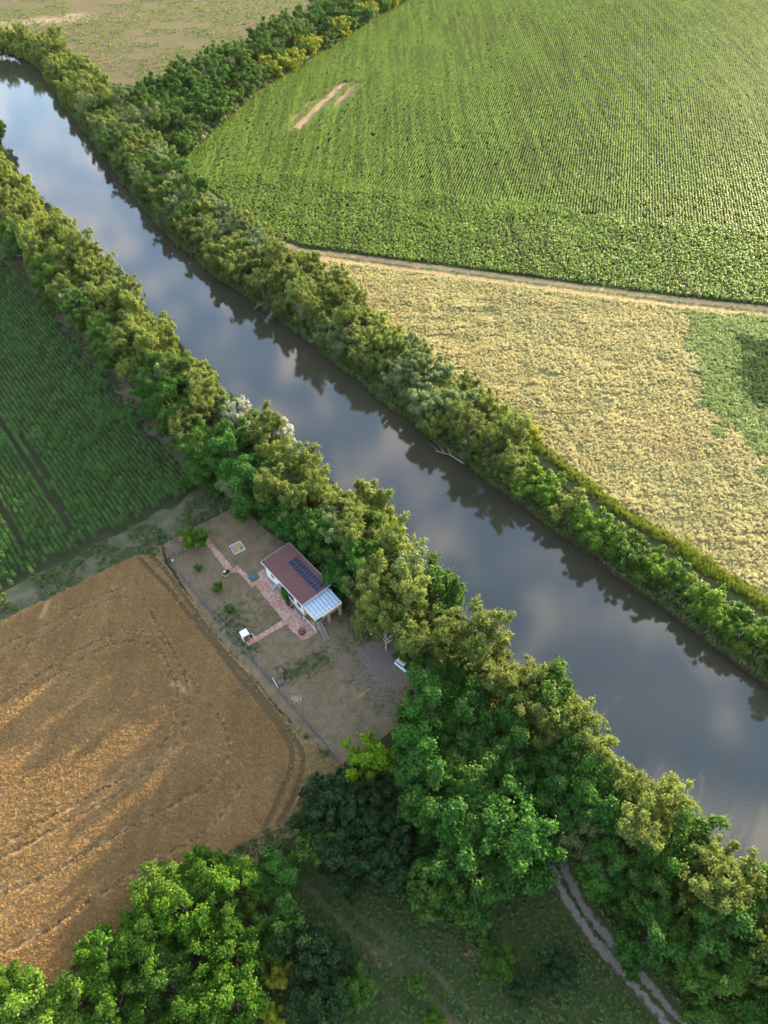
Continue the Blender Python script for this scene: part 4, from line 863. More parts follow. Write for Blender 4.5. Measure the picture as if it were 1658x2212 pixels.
for i in range(len(dmid)-1):
    for _ in range(14): t = random.random(); P.append(dmid[i]*(1-t)+dmid[i+1]*t+rng.normal(size=2)*.16)
scatter('road_median_grass', z3(np.array(P), .08), GT, 'grass strip between the ruts of the dirt road', 'grass', (.25, .5))
YS = PL([(980, 838), (1080, 905), (1130, 935), (1190, 985), (1300, 1068), (1350, 1110), (1450, 1163), (1530, 1215), (1600, 1265), (1700, 1325), (1900, 1450), (1900, 1480), (1700, 1345), (1600, 1285), (1500, 1222), (1440, 1175), (1350, 1125), (1280, 1072), (1190, 995), (1120, 940), (1060, 905), (960, 845)])
P = uni(YS, 9, 60); P = P+rng.normal(size=P.shape)*.7; scatter('bright_grass_strip', z3(P, .03), YT, 'tall yellow-green grass strip along the far bank track', 'grass', (.8, 1.4))
P = uni(TOPF, .26, 60); P = P[vnoise(P, 14, 51)*.5+vnoise(P, 40, 52)*.5 > .38]; print('fallow', len(P)); SG = [leafy(i+80, m_sl, .6, .4, 12, .32) for i in range(3)]
scatter('seedling_crop', z3(P, .03), SG, 'sparse green seedlings on the brown field', 'crop', (.5, 1.3))
# undergrowth below the belts, banks and groves
UG = [leafy(i+90, m_ug, 1.3, .8, 60, .26) for i in range(4)]
NB0 = np.vstack([PL(NL, 1.0), LWX[(np.arange(len(LWX)) % 3 == 0)][::-1][::-1]]) if False else np.vstack([PL(NL, 1.5), PL([(2050, 2330), (1800, 2090), (1640, 1930), (1400, 1722), (1200, 1545), (1000, 1380), (870, 1240), (740, 1110), (620, 1000), (500, 890), (350, 742), (230, 610), (100, 478), (0, 365), (-150, 225)][:], 0)])
P = uni(NB0, .8, 60, lambda P: (dline(P, DROAD) > 2.3) & ~inpoly(P, LAWN) & ~inpoly(P, RIVER) & ~inpoly(P, WHEAT) & ~inpoly(P, CORN))
P2 = uni(np.vstack([FRw+0, FLw[::-1]]), .9, 60, lambda P: ~inpoly(P, RIVER) & ~inpoly(P, SUNF) & (dline(P, BPATH) > 1.5))
P3 = uni(HG, .5, 60, lambda P: ~inpoly(P, SUNF))
scatter('undergrowth', z3(np.vstack([P, P2, P3]), 0), UG, 'low dark undergrowth beneath the river trees', 'undergrowth', (.8, 2.3))
# bank edge: leafy overhang on both sides and dry reeds on the lower far bank
def along(line, n, lo, hi, side):
    T = np.gradient(line, axis=0); T /= np.linalg.norm(T, axis=1)[:, None]; Nn = np.stack([-T[:, 1], T[:, 0]], 1)*side
    seg = rng.random(n)*(len(line)-1.001); i = seg.astype(int); f = (seg-i)[:, None]; p = line[i]*(1-f)+line[i+1]*f; return p+Nn[i]*rng.uniform(lo, hi, n)[:, None]
P = along(RWX, 7000, -.3, 2.6, -1); P = P[in_view(P, 60)]; u = project(P)[0]; scatter('far_bank_shrubbery', z3(P, WZ+.5), UG+LG, 'leafy plants overhanging the far water edge', 'plants', (.6, 1.5))
P = along(LWX, 5000, -.2, 2.6, 1); P = P[in_view(P, 60)]; scatter('near_bank_shrubbery', z3(P, WZ+.5), UG, 'leafy plants along the near water edge', 'plants', (.5, 1.1))
RD = [blade_tuft('reed_tuft', 22, 1.3, .3, .05, m_rd, i+29, .75) for i in range(4)]
P = along(RWX, 9000, -.7, .25, -1); u, vv, _ = project(P); P = P[in_view(P, 60) & (u > 1060)]; scatter('dry_reeds', z3(P, WZ), RD, 'fringe of dry brown reeds along the lower far bank', 'reeds', (.6, 1.2))
# ------------------------------------------------------------------ bare branches over the water
def branch(px0, px1, label, seed, n=7, L=1.0):
    g = np.random.default_rng(seed); a = np.array([*PX(*px0, .6), .6]); b = np.array([*PX(*px1, WZ+.4), WZ+.5]); mb = MB(); Ld = np.linalg.norm(b-a)
    m_ = (a+b)/2+np.array([0, 0, .8]); mb.tube([a, m_, b], [.16, .11, .03], 6); e = empty('fallen_branch', tuple(a), 0, label, 'branch', 'bare branches over the far water edge')
    tw = MB()
    for i in range(n):
        t = .35+.6*i/n; s = (1-t)**2*a+2*t*(1-t)*(m_*2-(a+b)/2)+t*t*b; dr = (b-a)/Ld+g.normal(size=3)*.55; dr /= np.linalg.norm(dr); e1 = s+dr*Ld*.3*g.uniform(.6, 1.1)
        tw.tube([s, (s+e1)/2+g.normal(size=3)*.1, e1], [.07, .045, .015], 5)
        for _ in range(2): d2 = dr+g.normal(size=3)*.6; tw.tube([(s+e1)/2, (s+e1)/2+d2*Ld*.14], [.035, .012], 4)
    for nm, q in (('limb', mb), ('twigs', tw)):
        o = q.build(nm, M_PALE, e); o.location = -Vector(a)
branch((608, 655), (572, 700), 'pale forked branch reaching down to the water in the middle of the far bank', 1, 9)
branch((660, 705), (610, 690), 'bare reddish branch lying out over the water right of the forked one', 2, 9)
branch((540, 582), (470, 572), 'thin bare branch leaning left over the water above the forked one', 3, 6)
branch((590, 650), (548, 668), 'slender bare branch just left of the forked one', 6, 6)
branch((700, 745), (665, 740), 'dark bare branch low on the water right of the reddish one', 7, 6)
branch((1000, 1000), (940, 975), 'bare branch at the water beside the silvery bush', 4, 6)
branch((400, 500), (378, 520), 'bare branch near the top third of the far bank', 5, 5)
# ------------------------------------------------------------------ house
M_plaster = plain('white_plaster', (.62, .62, .58), .85, .2, var=.12, scale=1.2); M_white = plain('white_paint', (.72, .76, .78), .5, .4, var=.06); M_gutter = plain('grey_gutter', (.50, .55, .60), .4, .5, .3, .08)
m = MT('brown_shingles'); bt = N(m.t, 'ShaderNodeTexBrick'); tcn = N(m.t, 'ShaderNodeTexCoord'); m.link(tcn.outputs['Object'], bt.inputs['Vector']); bt.inputs['Scale'].default_value = 2.2
for k, v in (('Color1', (.085, .038, .038, 1)), ('Color2', (.14, .066, .062, 1)), ('Mortar', (.05, .026, .026, 1))): bt.inputs[k].default_value = v
bt.inputs['Mortar Size'].default_value = .012; c = m.mix(m.rng(m.noise(.6, 4), .3, .7, 0, .45), bt.outputs['Color'], (.14, .072, .066)); c = m.mix(m.rng(m.noise(9, 3), .35, .7, 0, .3), c, (.22, .12, .11)); m.principled(c, .9, .15, normal=m.bump(bt.outputs['Fac'], .3, .02)); M_shingle = m.m
M_wood = plain('brown_wood', (.20, .10, .05), .7, .2, var=.3, scale=6); M_greyw = plain('grey_weathered_wood', (.30, .27, .24), .85, .1, var=.3, scale=5); M_dark = plain('black_metal', (.02, .02, .025), .5, .4); M_yel = plain('yellow_board', (.62, .47, .20), .6, .3, var=.1)
M_glass = MT('window_pane'); M_glass.principled((.03, .045, .06), .06, .6, normal=M_glass.bump(M_glass.noise(2, 2), .05, .02)); M_glass = M_glass.m
M_brickw = plain('brick_pillar', (.36, .24, .20), .9, .1, var=.3, scale=7); M_conc = plain('concrete', (.34, .34, .36), .9, .1, var=.2, scale=3); M_steel = plain('galvanised_steel', (.30, .32, .35), .55, .4, .5); M_green = plain('dark_green_plastic', (.015, .12, .055), .5, .4); M_rust = plain('rusty_iron', (.13, .055, .035), .8, .3, .2, .35, 6)
EZ = 4.6
pA, pB, pC, pD = [PX(*q, EZ) for q in [(563.5, 1212.6), (621.2, 1173.5), (713.5, 1262.1), (652.1, 1306.8)]]
u = pD-pA; HL = float(np.linalg.norm(u)); u /= HL; v = np.array([-u[1], u[0]]); HW = float(((pB-pA) @ v+(pC-pD) @ v)/2)
hc = (pA+pD)/2+v*HW/2; hrot = math.atan2(u[1], u[0]); print('house', HL, HW, hc, math.degrees(hrot))
H = empty('house', (hc[0], hc[1], .1), hrot, 'white single-storey house with brown shingle roof beside the river trees', 'house')
def toloc(px, h): d = PX(*px, h)-hc; return float(d @ u), float(d @ v)
x0, x1, y0, y1 = -HL/2, HL/2, -HW/2, HW/2; zr0, zr1 = EZ-.1, EZ+.35; ins = .42
def roofz(y): return zr0+(zr1-zr0)*(y-y0)/(y1-y0)
mb = MB(); X0, X1, Y0, Y1 = x0+ins, x1-ins, y0+ins, y1-ins
mb.add([(X0, Y0, -.1), (X1, Y0, -.1), (X1, Y1, -.1), (X0, Y1, -.1), (X0, Y0, roofz(Y0)-.2), (X1, Y0, roofz(Y0)-.2), (X1, Y1, roofz(Y1)-.2), (X0, Y1, roofz(Y1)-.2)], [(0, 1, 5, 4), (1, 2, 6, 5), (2, 3, 7, 6), (3, 0, 4, 7), (4, 5, 6, 7), (0, 3, 2, 1)])
mb.build('wall', M_plaster, H)
mb = MB(); mb.box(((X0+X1)/2, Y0-.03, .25), (X1-X0+.06, .06, .5)); mb.build('plinth', M_conc, H)
mb = MB(); t = .18
mb.add([(x0, y0, zr0-t), (x1, y0, zr0-t), (x1, y1, zr1-t), (x0, y1, zr1-t), (x0, y0, zr0), (x1, y0, zr0), (x1, y1, zr1), (x0, y1, zr1)], [(0, 3, 2, 1), (4, 5, 6, 7), (0, 1, 5, 4), (1, 2, 6, 5), (2, 3, 7, 6), (3, 0, 4, 7)])
roof = mb.build('roof', M_shingle, H)
mb = MB(); mb.box((0, y0-.07, zr0-.12), (HL+.1, .13, .14)); mb.tube([(x0+.5, y0-.05, zr0-.2), (x0+.5, Y0-.06, zr0-.55), (x0+.5, Y0-.06, .1)], .05); mb.build('gutter', M_gutter, roof)
mb = MB(); a = math.atan2(zr1-zr0, HW)
for xx in (x0-.03, x1+.03): mb.box((xx, 0, (zr0+zr1)/2-.09), (.05, HW+.06, .24), rx=a)
mb.box((0, y1+.04, zr1-.09), (HL, .05, .24)); mb.build('fascia', M_gutter, roof)
mb = MB(); mb.box((0, Y0-.12, zr0-.42), (X1-X0, .22, .34)); mb.build('eave_band', M_white, roof)
def facade_x(px): return toloc(px, 1.5)[0]
def window(xc, z, w_, h_, side=-1, face='y'):
    fr = MB(); yy = (Y0-.03) if face == 'y' else None
    for dx, dz, sx, sz in ((-w_/2, 0, .09, h_+.1), (w_/2, 0, .09, h_+.1), (0, h_/2, w_, .09), (0, -h_/2, w_, .09), (0, 0, .05, h_)):
        if face == 'y': fr.box((xc+dx, Y0-.04, z+dz), (sx, .09, sz))
        else: fr.box((X1+.04, xc+dx, z+dz), (.09, sx, sz))
    w0 = fr.build('window', M_wood, H); pn = MB()
    if face == 'y': pn.box((xc, Y0-.02, z), (w_, .05, h_))
    else: pn.box((X1+.02, xc, z), (.05, w_, h_))
    pn.build('pane', M_glass, w0); sl_ = MB()
    if face == 'y': sl_.box((xc, Y0-.1, z-h_/2-.08), (w_+.2, .24, .07))
    else: sl_.box((X1+.1, xc, z-h_/2-.08), (.24, w_+.2, .07))
    sl_.build('sill', M_white, w0)
for xc, z, w_, h_ in ((x0+HL*.22, 2.6, .9, 1.0), (x0+HL*.68, 2.1, 1.5, 1.4), (x0+HL*.86, 2.1, 1.0, 1.3)): window(xc, z, w_, h_)
window(-1.2, 2.3, 1.4, 1.3, face='x'); window(1.4, 2.3, 1.0, 1.3, face='x')
def door(xc):
    d = MB(); d.box((xc, Y0-.05, 1.15), (1.0, .08, 2.2)); dd = d.build('door', M_wood, H)
    g = MB(); g.box((xc, Y0-.1, 1.6), (.5, .03, .8)); g.build('pane', M_glass, dd); h = MB(); h.box((xc+.38, Y0-.12, 1.1), (.04, .06, .16)); h.build('handle', M_steel, dd)
door(x0+HL*.46)
mb = MB(); mb.box((x0+HL*.46, Y0-.45, 2.65), (1.7, .9, .08), rx=-.15); mb.build('door_canopy', M_greyw, H)
# solar array on the roof
sx0, sy0 = toloc(c2(815, 450), EZ+.3); sxb, syb = toloc(c2(1130, 790), EZ+.3); sxc, syc = toloc(c2(915, 380), EZ+.35); sxd, syd = toloc(c2(1240, 715), EZ+.35)
ax0, ax1 = (sx0+sxc)/2, (sxb+sxd)/2; ay0, ay1 = (sy0+syb)/2, (syc+syd)/2; print('array', ax0, ax1, ay0, ay1)
m = MT('solar_cell'); tcn = N(m.t, 'ShaderNodeTexCoord'); bt = N(m.t, 'ShaderNodeTexBrick'); m.link(tcn.outputs['Object'], bt.inputs['Vector']); bt.offset = 0; bt.inputs['Scale'].default_value = 5
for k, v_ in (('Color1', (.006, .010, .022, 1)), ('Color2', (.008, .014, .03, 1)), ('Mortar', (.03, .035, .05, 1))): bt.inputs[k].default_value = v_
bt.inputs['Mortar Size'].default_value = .008; m.principled(bt.outputs['Color'], .3, .25); M_cell = m.m; M_alu = plain('aluminium', (.13, .12, .20), .4, .5, .4, .05)
SP = empty('solar_panel_array', (*(hc+u*(ax0+ax1)/2+v*(ay0+ay1)/2), roofz((ay0+ay1)/2)+.1), hrot, 'long dark solar panel array of two rows lying on the brown roof', 'solar panels')
na = 11; pw = (ax1-ax0)/na; phh = (ay1-ay0)/2
for i in range(na):
    for j in range(2):
        lx = -(ax1-ax0)/2+pw*(i+.5); ly = -(ay1-ay0)/2+phh*(j+.5); lz = .14+math.tan(a)*ly
        f = MB(); f.box((lx, ly, lz), (pw-.03, phh-.05, .05), rx=a); pnl = f.build('panel', M_alu, SP)
        f = MB(); f.box((lx, ly, lz+.006), (pw-.10, phh-.11, .055), rx=a); f.build('cells', M_cell, pnl)
f = MB()
for ly in (-phh*.98, -.04, .04, phh*.98): f.box((0, ly, .09+math.tan(a)*ly), (ax1-ax0+.3, .05, .06), rx=a)
f.build('rail', M_alu, SP)
# terrace canopy
cq = [toloc(c3(*q), 3.9) for q in [(720, 640), (1200, 330), (1420, 570), (930, 900)]]; print('canopy', cq, 'x1', x1, 'y', y0, y1)
kx0 = x1-.15; kx1 = (cq[2][0]+cq[3][0])/2; ky0 = (cq[0][1]+cq[3][1])/2; ky1 = (cq[1][1]+cq[2][1])/2
T = empty('terrace_canopy', (*(hc+u*(kx0+kx1)/2+v*(ky0+ky1)/2), .1), hrot, 'glass-roofed terrace canopy with yellow beams on brick pillars beside the house', 'canopy')
cl, cw = (kx1-kx0), (ky1-ky0); zt = 3.75
def kz(x): return zt+.25-.5*(x+cl/2)/cl
m = MT('canopy_glass'); p = m.principled((.30, .42, .52), .07, .8, normal=m.bump(m.noise(1.2, 2), .08, .05)); M_cgl = m.m
p.inputs['Coat Weight'].default_value = .8; p.inputs['Alpha'].default_value = .85
f = MB(); sa = math.atan2(-.5, cl)
f.box((0, 0, kz(0)), (cl, cw, .03), ry=-sa); f.build('glass_roof', M_cgl, T)
f = MB(); nb = 9
for i in range(nb): ly = -cw/2+cw*i/(nb-1); f.box((0, ly, kz(0)+.045), (cl, .09, .09), ry=-sa)
for lx in (-cl/2+.05, cl*.32, cl/2-.05): f.box((lx, 0, kz(lx)+.05), (.09, cw, .10))
f.beam((cl*.32, -cw*.25, kz(cl*.32)+.1), (cl*.5, -cw*.05, kz(cl*.5)+.1), .06); f.beam((cl*.32, cw*.05, kz(cl*.32)+.1), (cl*.5, cw*.18, kz(cl*.5)+.1), .06)
f.build('rafters', M_white, T)
f = MB(); f.box((0, -cw/2-.1, zt-.25), (cl+.1, .14, .45)); f.box((cl/2+.1, cw*.11, zt-.42), (.14, cw*.78, .5)); f.build('yellow_beam', M_yel, T)
f = MB(); f.box((cl/2+.12, -cw*.39, zt-.45), (.12, cw*.22, .55)); f.build('corner_panel', M_green, T)
f = MB(); f.box((0, -cw/2-.1, zt-.52), (cl+.15, .16, .07)); f.box((cl/2+.1, 0, zt-.72), (.16, cw, .08)); f.build('dark_rail', M_dark, T)
for ly in (-cw*.40, 0.02, cw*.44):
    f = MB(); f.box((cl/2-.15, ly, (zt-.75)/2), (.5, .5, zt-.75)); f.box((cl/2-.15, ly, .12), (.62, .62, .3)); f.build('pillar', M_brickw, T, .02)
f = MB(); f.box((-cl*.1, cw*.1, .75), (cl*.8, cw*.8, .12)); f.build('terrace_deck', M_greyw, T)
f = MB(); f.tube([(-cl/2+.3, -cw/2-.45, 1.1), (cl/2+.5, -cw/2-.45, 1.0)], .05); f.tube([(cl/2+.5, -cw/2-.45, 1.0), (cl/2+.5, -cw/2-.45, 0)], .05); f.tube([(-cl/2+.3, -cw/2-.45, 1.1), (-cl/2+.3, -cw/2-.45, 0)], .05); f.build('handrail', M_white, T)
# ladder leaning on the terrace
def ladder():
    a0 = np.array([*PX(*c3(1000, 960), 2.2), 2.2]); b0 = np.array([*PX(*c3(1160, 1285), 0.1), .1]); d = b0-a0; s = np.array([d[1], -d[0], 0]); s /= np.linalg.norm(s); wd = .42
    e = empty('ladder', tuple(b0), 0, 'long grey wooden ladder leaning on the terrace canopy corner', 'ladder')
    for sg in (-1, 1): f = MB(); f.beam(a0-b0+s*wd*sg, s*wd*sg, .11, .07); f.build('rail', M_greyw, e)
    f = MB()
    for i in range(15): t = (i+.6)/15.5; p = (a0-b0)*(1-t); f.beam(p+s*wd, p-s*wd, .08, .05)
    f.build('rung', M_greyw, e); e.children[-1].name = 'rungs'
ladder()
# climbing plant and garden chairs at the wall
def at_h(lx, ly, z=0.1): p = hc+u*lx+v*ly; return (float(p[0]), float(p[1]), z)
cpl = empty('climbing_plant', at_h(x0+HL*.545, Y0-.35), hrot, 'green climbing plant growing up the wall beside the door', 'plant')
g = np.random.default_rng(5); n = 1500; P = np.stack([g.normal(size=n)*.45, g.normal(size=n)*.22, g.uniform(0, 3.1, n)], 1); P[:, 0] *= (1.1-.2*P[:, 2]/3); V, Q = cards(P, g.normal(size=(n, 3))+np.array([0, -1, .6]), g.uniform(.12, .24, n), 1.5)
o = np_mesh('foliage', V, Q, LM['hedge'], {'v': np.repeat(g.random(n), 4)}); o.parent = cpl
f = MB(); f.tube([(0, .2, 0), (.1, .15, 1.2), (-.1, .15, 2.8)], [.05, .04, .02], 5); f.build('stem', M_BARK, cpl)
def chair(lx, ly, rz, label):
    e = empty('garden_chair', at_h(lx, ly, .12), hrot+rz, label, 'chair', 'dark garden chairs by the house wall')
    f = MB(); f.box((0, 0, .43), (.5, .5, .06)); f.build('seat', M_dark, e); f = MB(); f.box((0, .25, .78), (.5, .05, .62), rx=-.15); f.build('backrest', M_dark, e)
    for sx in (-1, 1):
        for sy in (-1, 1): f = MB(); f.box((sx*.21, sy*.21, .2), (.05, .05, .41)); f.build('leg', M_dark, e)
    for sx in (-1, 1): f = MB(); f.box((sx*.26, .0, .62), (.05, .5, .04)); f.build('armrest', M_dark, e)
chair(x0+HL*.63, Y0-.75, .3, 'black garden chair nearest the climbing plant'); chair(x0+HL*.755, Y0-.8, -.5, 'black garden chair farther from the climbing plant')
e = empty('garden_table', at_h(x0+HL*.69, Y0-.95, .12), hrot, 'small black table between the two garden chairs', 'table'); f = MB(); f.box((0, 0, .68), (.8, .6, .05)); f.build('tabletop', M_dark, e)
for sx in (-1, 1):
    for sy in (-1, 1): f = MB(); f.box((sx*.34, sy*.24, .33), (.05, .05, .66)); f.build('leg', M_dark, e)
e = empty('stone_basin', at_h(x0+HL*.30, Y0-.9, .12), hrot, 'pale grey stone basin against the house wall', 'basin'); f = MB(); f.lathe([(.0, .0), (.32, 0), (.22, .2), (.2, .55), (.5, .75), (.52, .85), (.4, .85), (.3, .72), (0, .7)], n=20); f.build('bowl', M_conc, e, smooth=True); f = MB(); f.box((0, .5, .5), (.5, .22, 1.0)); f.tube([(0, .4, .95), (0, .2, 1.0), (0, .15, .92)], .025); f.build('tap_stand', M_conc, e)
# ------------------------------------------------------------------ garden things
def prot(a, b): d = PX(*b)-PX(*a); return math.atan2(d[1], d[0]), float(np.linalg.norm(d))
# fire pit
c = PX(*c3(682, 1150)); e = empty('fire_pit', (*c, .12), .4, 'round rusty brown fire pit drum on the brick terrace', 'fire pit')
f = MB(); f.lathe([(.58, 0), (.66, .25), (.66, .62), (.58, .62), (.56, .3), (0, .25)], n=28); f.build('drum', M_rust, e, smooth=False); f = MB(); f.lathe([(.69, .56), (.71, .6), (.69, .66), (.6, .66), (.6, .6)], n=28); f.build('rim', M_rust, e)
f = MB(); f.lathe([(0, .66), (.6, .665), (.6, .70), (0, .74)], n=28); o = f.build('lid', M_rust, e); f = MB(); f.lathe([(.0, .0), (.07, 0), (.07, .1), (0, .1)], (.25, .25, .72), 10); f.build('knob', M_white, o)
# outhouse
r_, L_ = prot(c6(190, 390), c6(280, 340)); c = (PX(*c6(135, 330), 2.1)+PX(*c6(280, 340), 2.1))/2; c = np.mean([PX(*c6(*q), 2.1) for q in [(135, 330), (225, 272), (280, 340), (190, 392)]], 0)
e = empty('outhouse', (*c, .1), r_, 'little outhouse with pale blue-white roof and brown wooden door', 'outhouse'); s = 1.35
f = MB(); f.box((0, .03, 1.0), (s-.15, s-.2, 2.0)); f.build('wall', M_plaster, e); f = MB(); f.box((0, 0, 2.08), (s+.05, s+.05, .10), rx=.04); f.build('roof', M_white, e)
f = MB(); f.box((0, -(s-.2)/2-.01, 1.0), (s-.35, .08, 1.85)); 
for k in range(5): f.box((0, -(s-.2)/2-.06, .3+k*.38), (s-.38, .03, .05))
dd = f.build('door', M_wood, e); f = MB(); f.box((.35, -(s-.2)/2-.09, 1.0), (.04, .06, .15)); f.build('handle', M_steel, dd)
c = PX(*c6(318, 385), .3); e = empty('bucket', (*c, .13), 0, 'small dark round bucket on the brick square beside the outhouse', 'bucket'); f = MB(); f.lathe([(0, .02), (.2, 0), (.27, .45), (.24, .45), (.18, .06), (0, .06)], n=18); f.build('body', M_dark, e); f = MB(); f.tube([(-.26, 0, .45), (-.15, 0, .7), (.15, 0, .7), (.26, 0, .45)], .015, 5); f.build('handle', M_steel, e)
# septic hatch with small panel
c = np.mean([PX(*c2(*q)) for q in [(350, 620), (430, 570), (480, 630), (400, 675)]], 0); r_, L_ = prot(c2(350, 620), c2(430, 570))
e = empty('hatch_cover', (*c, .13), r_, 'dark green square hatch with a bluish glass lid beside the brick path', 'hatch'); f = MB(); f.box((0, 0, .12), (1.75, 1.5, .24)); f.build('base', M_green, e, .03)
f = MB(); f.box((0, 0, .30), (1.0, .85, .1)); o = f.build('lid', M_alu, e, .01); f = MB(); f.box((-.24, 0, .36), (.42, .72, .02)); f.box((.24, 0, .36), (.42, .72, .02)); M_blue = plain('blue_glass', (.03, .07, .18), .15, .6); f.build('pane', M_blue, o)
# planter with a pale ball
c = np.mean([PX(*c2(*q)) for q in [(45, 585), (120, 530), (155, 560), (85, 620)]], 0); r_, L_ = prot(c2(85, 620), c2(155, 560))
e = empty('planter_box', (*c, .12), r_, 'small grey-framed planter box holding green plants beside the brick path', 'planter'); f = MB(); L2 = 1.6; W2 = 1.2
for p_, d_ in (((0, -W2/2, .15), (L2, .1, .3)), ((0, W2/2, .15), (L2, .1, .3)), ((-L2/2, 0, .15), (.1, W2-.1, .3)), ((L2/2, 0, .15), (.1, W2-.1, .3))): f.box(p_, d_)
f.build('frame', M_greyw, e); f = MB(); f.box((0, 0, .1), (L2-.1, W2-.1, .14)); f.build('soil', plain('dark_soil', (.04, .03, .02)), e)
g = np.random.default_rng(8); n = 260; P = np.stack([g.uniform(.0, .6, n), g.uniform(-.4, .4, n), g.uniform(.15, .5, n)], 1); V, Q = cards(P, g.normal(size=(n, 3))+np.array([0, 0, 1]), g.uniform(.1, .2, n)); o = np_mesh('leaves', V, Q, LM['deep'], {'v': np.repeat(g.random(n), 4)}); o.parent = e
bm = MB(); bm.lathe([(.001, -.26), (.14, -.22), (.24, -.1), (.26, 0), (.24, .1), (.14, .22), (.001, .26)], n=18); o = bm.build('garden_ball', plain('cream_ball', (.72, .68, .45), .6), None, smooth=True); o.location = (float(c[0])-.35, float(c[1])+.1, .12+.45); tag(o, 'cream-coloured ball sitting in the planter box', 'ball')
# sandbox
c = np.mean([PX(*c5(*q)) for q in [(1235, 815), (1410, 735), (1510, 855), (1325, 940)]], 0); r_, L_ = prot(c5(1235, 815), c5(1410, 735)); r2, L3 = prot(c5(1410, 735), c5(1510, 855))
print('sandbox', L_, L3)
e = empty('sandbox', (*c, .09), r_, 'square sandbox with pale wooden frame on the upper lawn', 'sandbox'); M_pw = plain('pale_wood', (.52, .50, .45), .8, .1, var=.15, scale=4)
for p_, d_ in (((0, -L3/2, .12), (L_, .17, .24)), ((0, L3/2, .12), (L_, .17, .24)), ((-L_/2, 0, .12), (.17, L3-.17, .24)), ((L_/2, 0, .12), (.17, L3-.17, .24))): f = MB(); f.box(p_, d_); f.build('frame_board', M_pw, e, .01)
f = MB(); f.box((0, 0, .05), (L_-.15, L3-.15, .1)); f.build('sand', plain('sand', (.34, .25, .15), .95, .05, scale=5), e)
def toy(nm, lx, ly, rz, label, build, cat='toy'):
    w_ = np.array([math.cos(r_)*lx-math.sin(r_)*ly, math.sin(r_)*lx+math.cos(r_)*ly]); o = empty(nm, (float(c[0]+w_[0]), float(c[1]+w_[1]), .19), r_+rz, label, cat, 'toys in the sandbox'); build(o)
M_tg = plain('toy_green', (.03, .35, .16), .4, .4); M_ty = plain('toy_yellow', (.65, .42, .03), .4, .4); M_tb = plain('toy_blue', (.12, .22, .45), .4, .4)
def slide(m_):
    def b(o):
        f = MB(); f.box((0, 0, .12), (.75, .22, .05)); f.box((0, .12, .17), (.75, .03, .12)); f.box((0, -.12, .17), (.75, .03, .12)); f.build('tray', m_, o); f = MB(); f.box((-.3, 0, .05), (.1, .2, .1)); f.box((.3, 0, .05), (.1, .2, .1)); f.build('foot', m_, o)
    return b
toy('toy_truck', L_*.28, -L3*.16, .2, 'green toy truck tray inside the sandbox', slide(M_tg)); toy('toy_shovel', L_*.06, -L3*.22, 1.2, 'yellow toy shovel lying inside the sandbox', slide(M_ty)); toy('toy_box', -L_*.45, -L3*.30, 1.5, 'green toy box on the left frame board', slide(M_tg)); toy('toy_crate', -L_*.47, L3*.15, 1.5, 'blue toy crate at the left corner of the sandbox', slide(M_tb))
# basketball hoop
M_dconc2 = plain('grey_plastic', (.10, .105, .11), .6)
b_ = PX(*c6(870, 1100)); e = empty('basketball_hoop', (*b_, .1), 0, 'freestanding basketball hoop with black backboard on a pole on the lawn', 'basketball hoop'); ba = PX(*c6(800, 1140))-b_; ra = math.atan2(ba[1], ba[0])
f = MB(); f.tube([(0, 0, 0), (0, 0, 3.0)], .09, 8); f.build('pole', M_dark, e)
f = MB(); f.box((math.cos(ra)*.75, math.sin(ra)*.75, .16), (1.25, .75, .3), rz=ra+math.pi/2*.0); f.build('base_tank', M_dconc2, e, .06); f = MB(); f.beam((0, 0, .9), (math.cos(ra)*.9, math.sin(ra)*.9, .3), .05); f.build('brace', M_dark, e)
bd = PX(*c6(885, 970), 3.1)-PX(*c6(825, 890), 3.1); rb_ = math.atan2(bd[1], bd[0]); nrm = np.array([math.sin(rb_), -math.cos(rb_)])*-1
f = MB(); f.box((nrm[0]*.35, nrm[1]*.35, 3.15), (1.7, .09, 1.05), rz=rb_); bdn = f.build('backboard', M_dark, e); f = MB(); f.beam((0, 0, 2.8), (nrm[0]*.33, nrm[1]*.33, 3.0), .07); f.build('arm', M_dark, e)
f = MB(); cx, cy = nrm*.65; f.tube([(cx+.23*math.cos(t), cy+.23*math.sin(t), 2.85) for t in np.linspace(0, 6.283, 17)], .015, 5, False); f.build('rim', plain('orange_rim', (.5, .1, .02)), e)
# white bucket, straw heap, plank
c = PX(*c5(320, 1045)); f = MB(); f.lathe([(0, .02), (.15, 0), (.2, .35), (.17, .35), (.13, .05), (0, .05)], n=16); o = f.build('pail', M_white); o.location = (*c, .1); tag(o, 'small white pail on the lawn near the chicken run', 'pail')
g = np.random.default_rng(9); n = 500; P = g.normal(size=(n, 3))*np.array([.45, .3, .1]); P[:, 2] = np.abs(P[:, 2])+.02; V, Q = cards(P, g.normal(size=(n, 3))+np.array([0, 0, 1]), g.uniform(.06, .12, n), 3.0); o = np_mesh('straw_heap', V, Q, plain('straw', (.55, .42, .26)), {}); o.location = (*PX(*c6(1050, 1410)), .1); tag(o, 'small pale heap of cut straw on the lower lawn', 'straw heap')
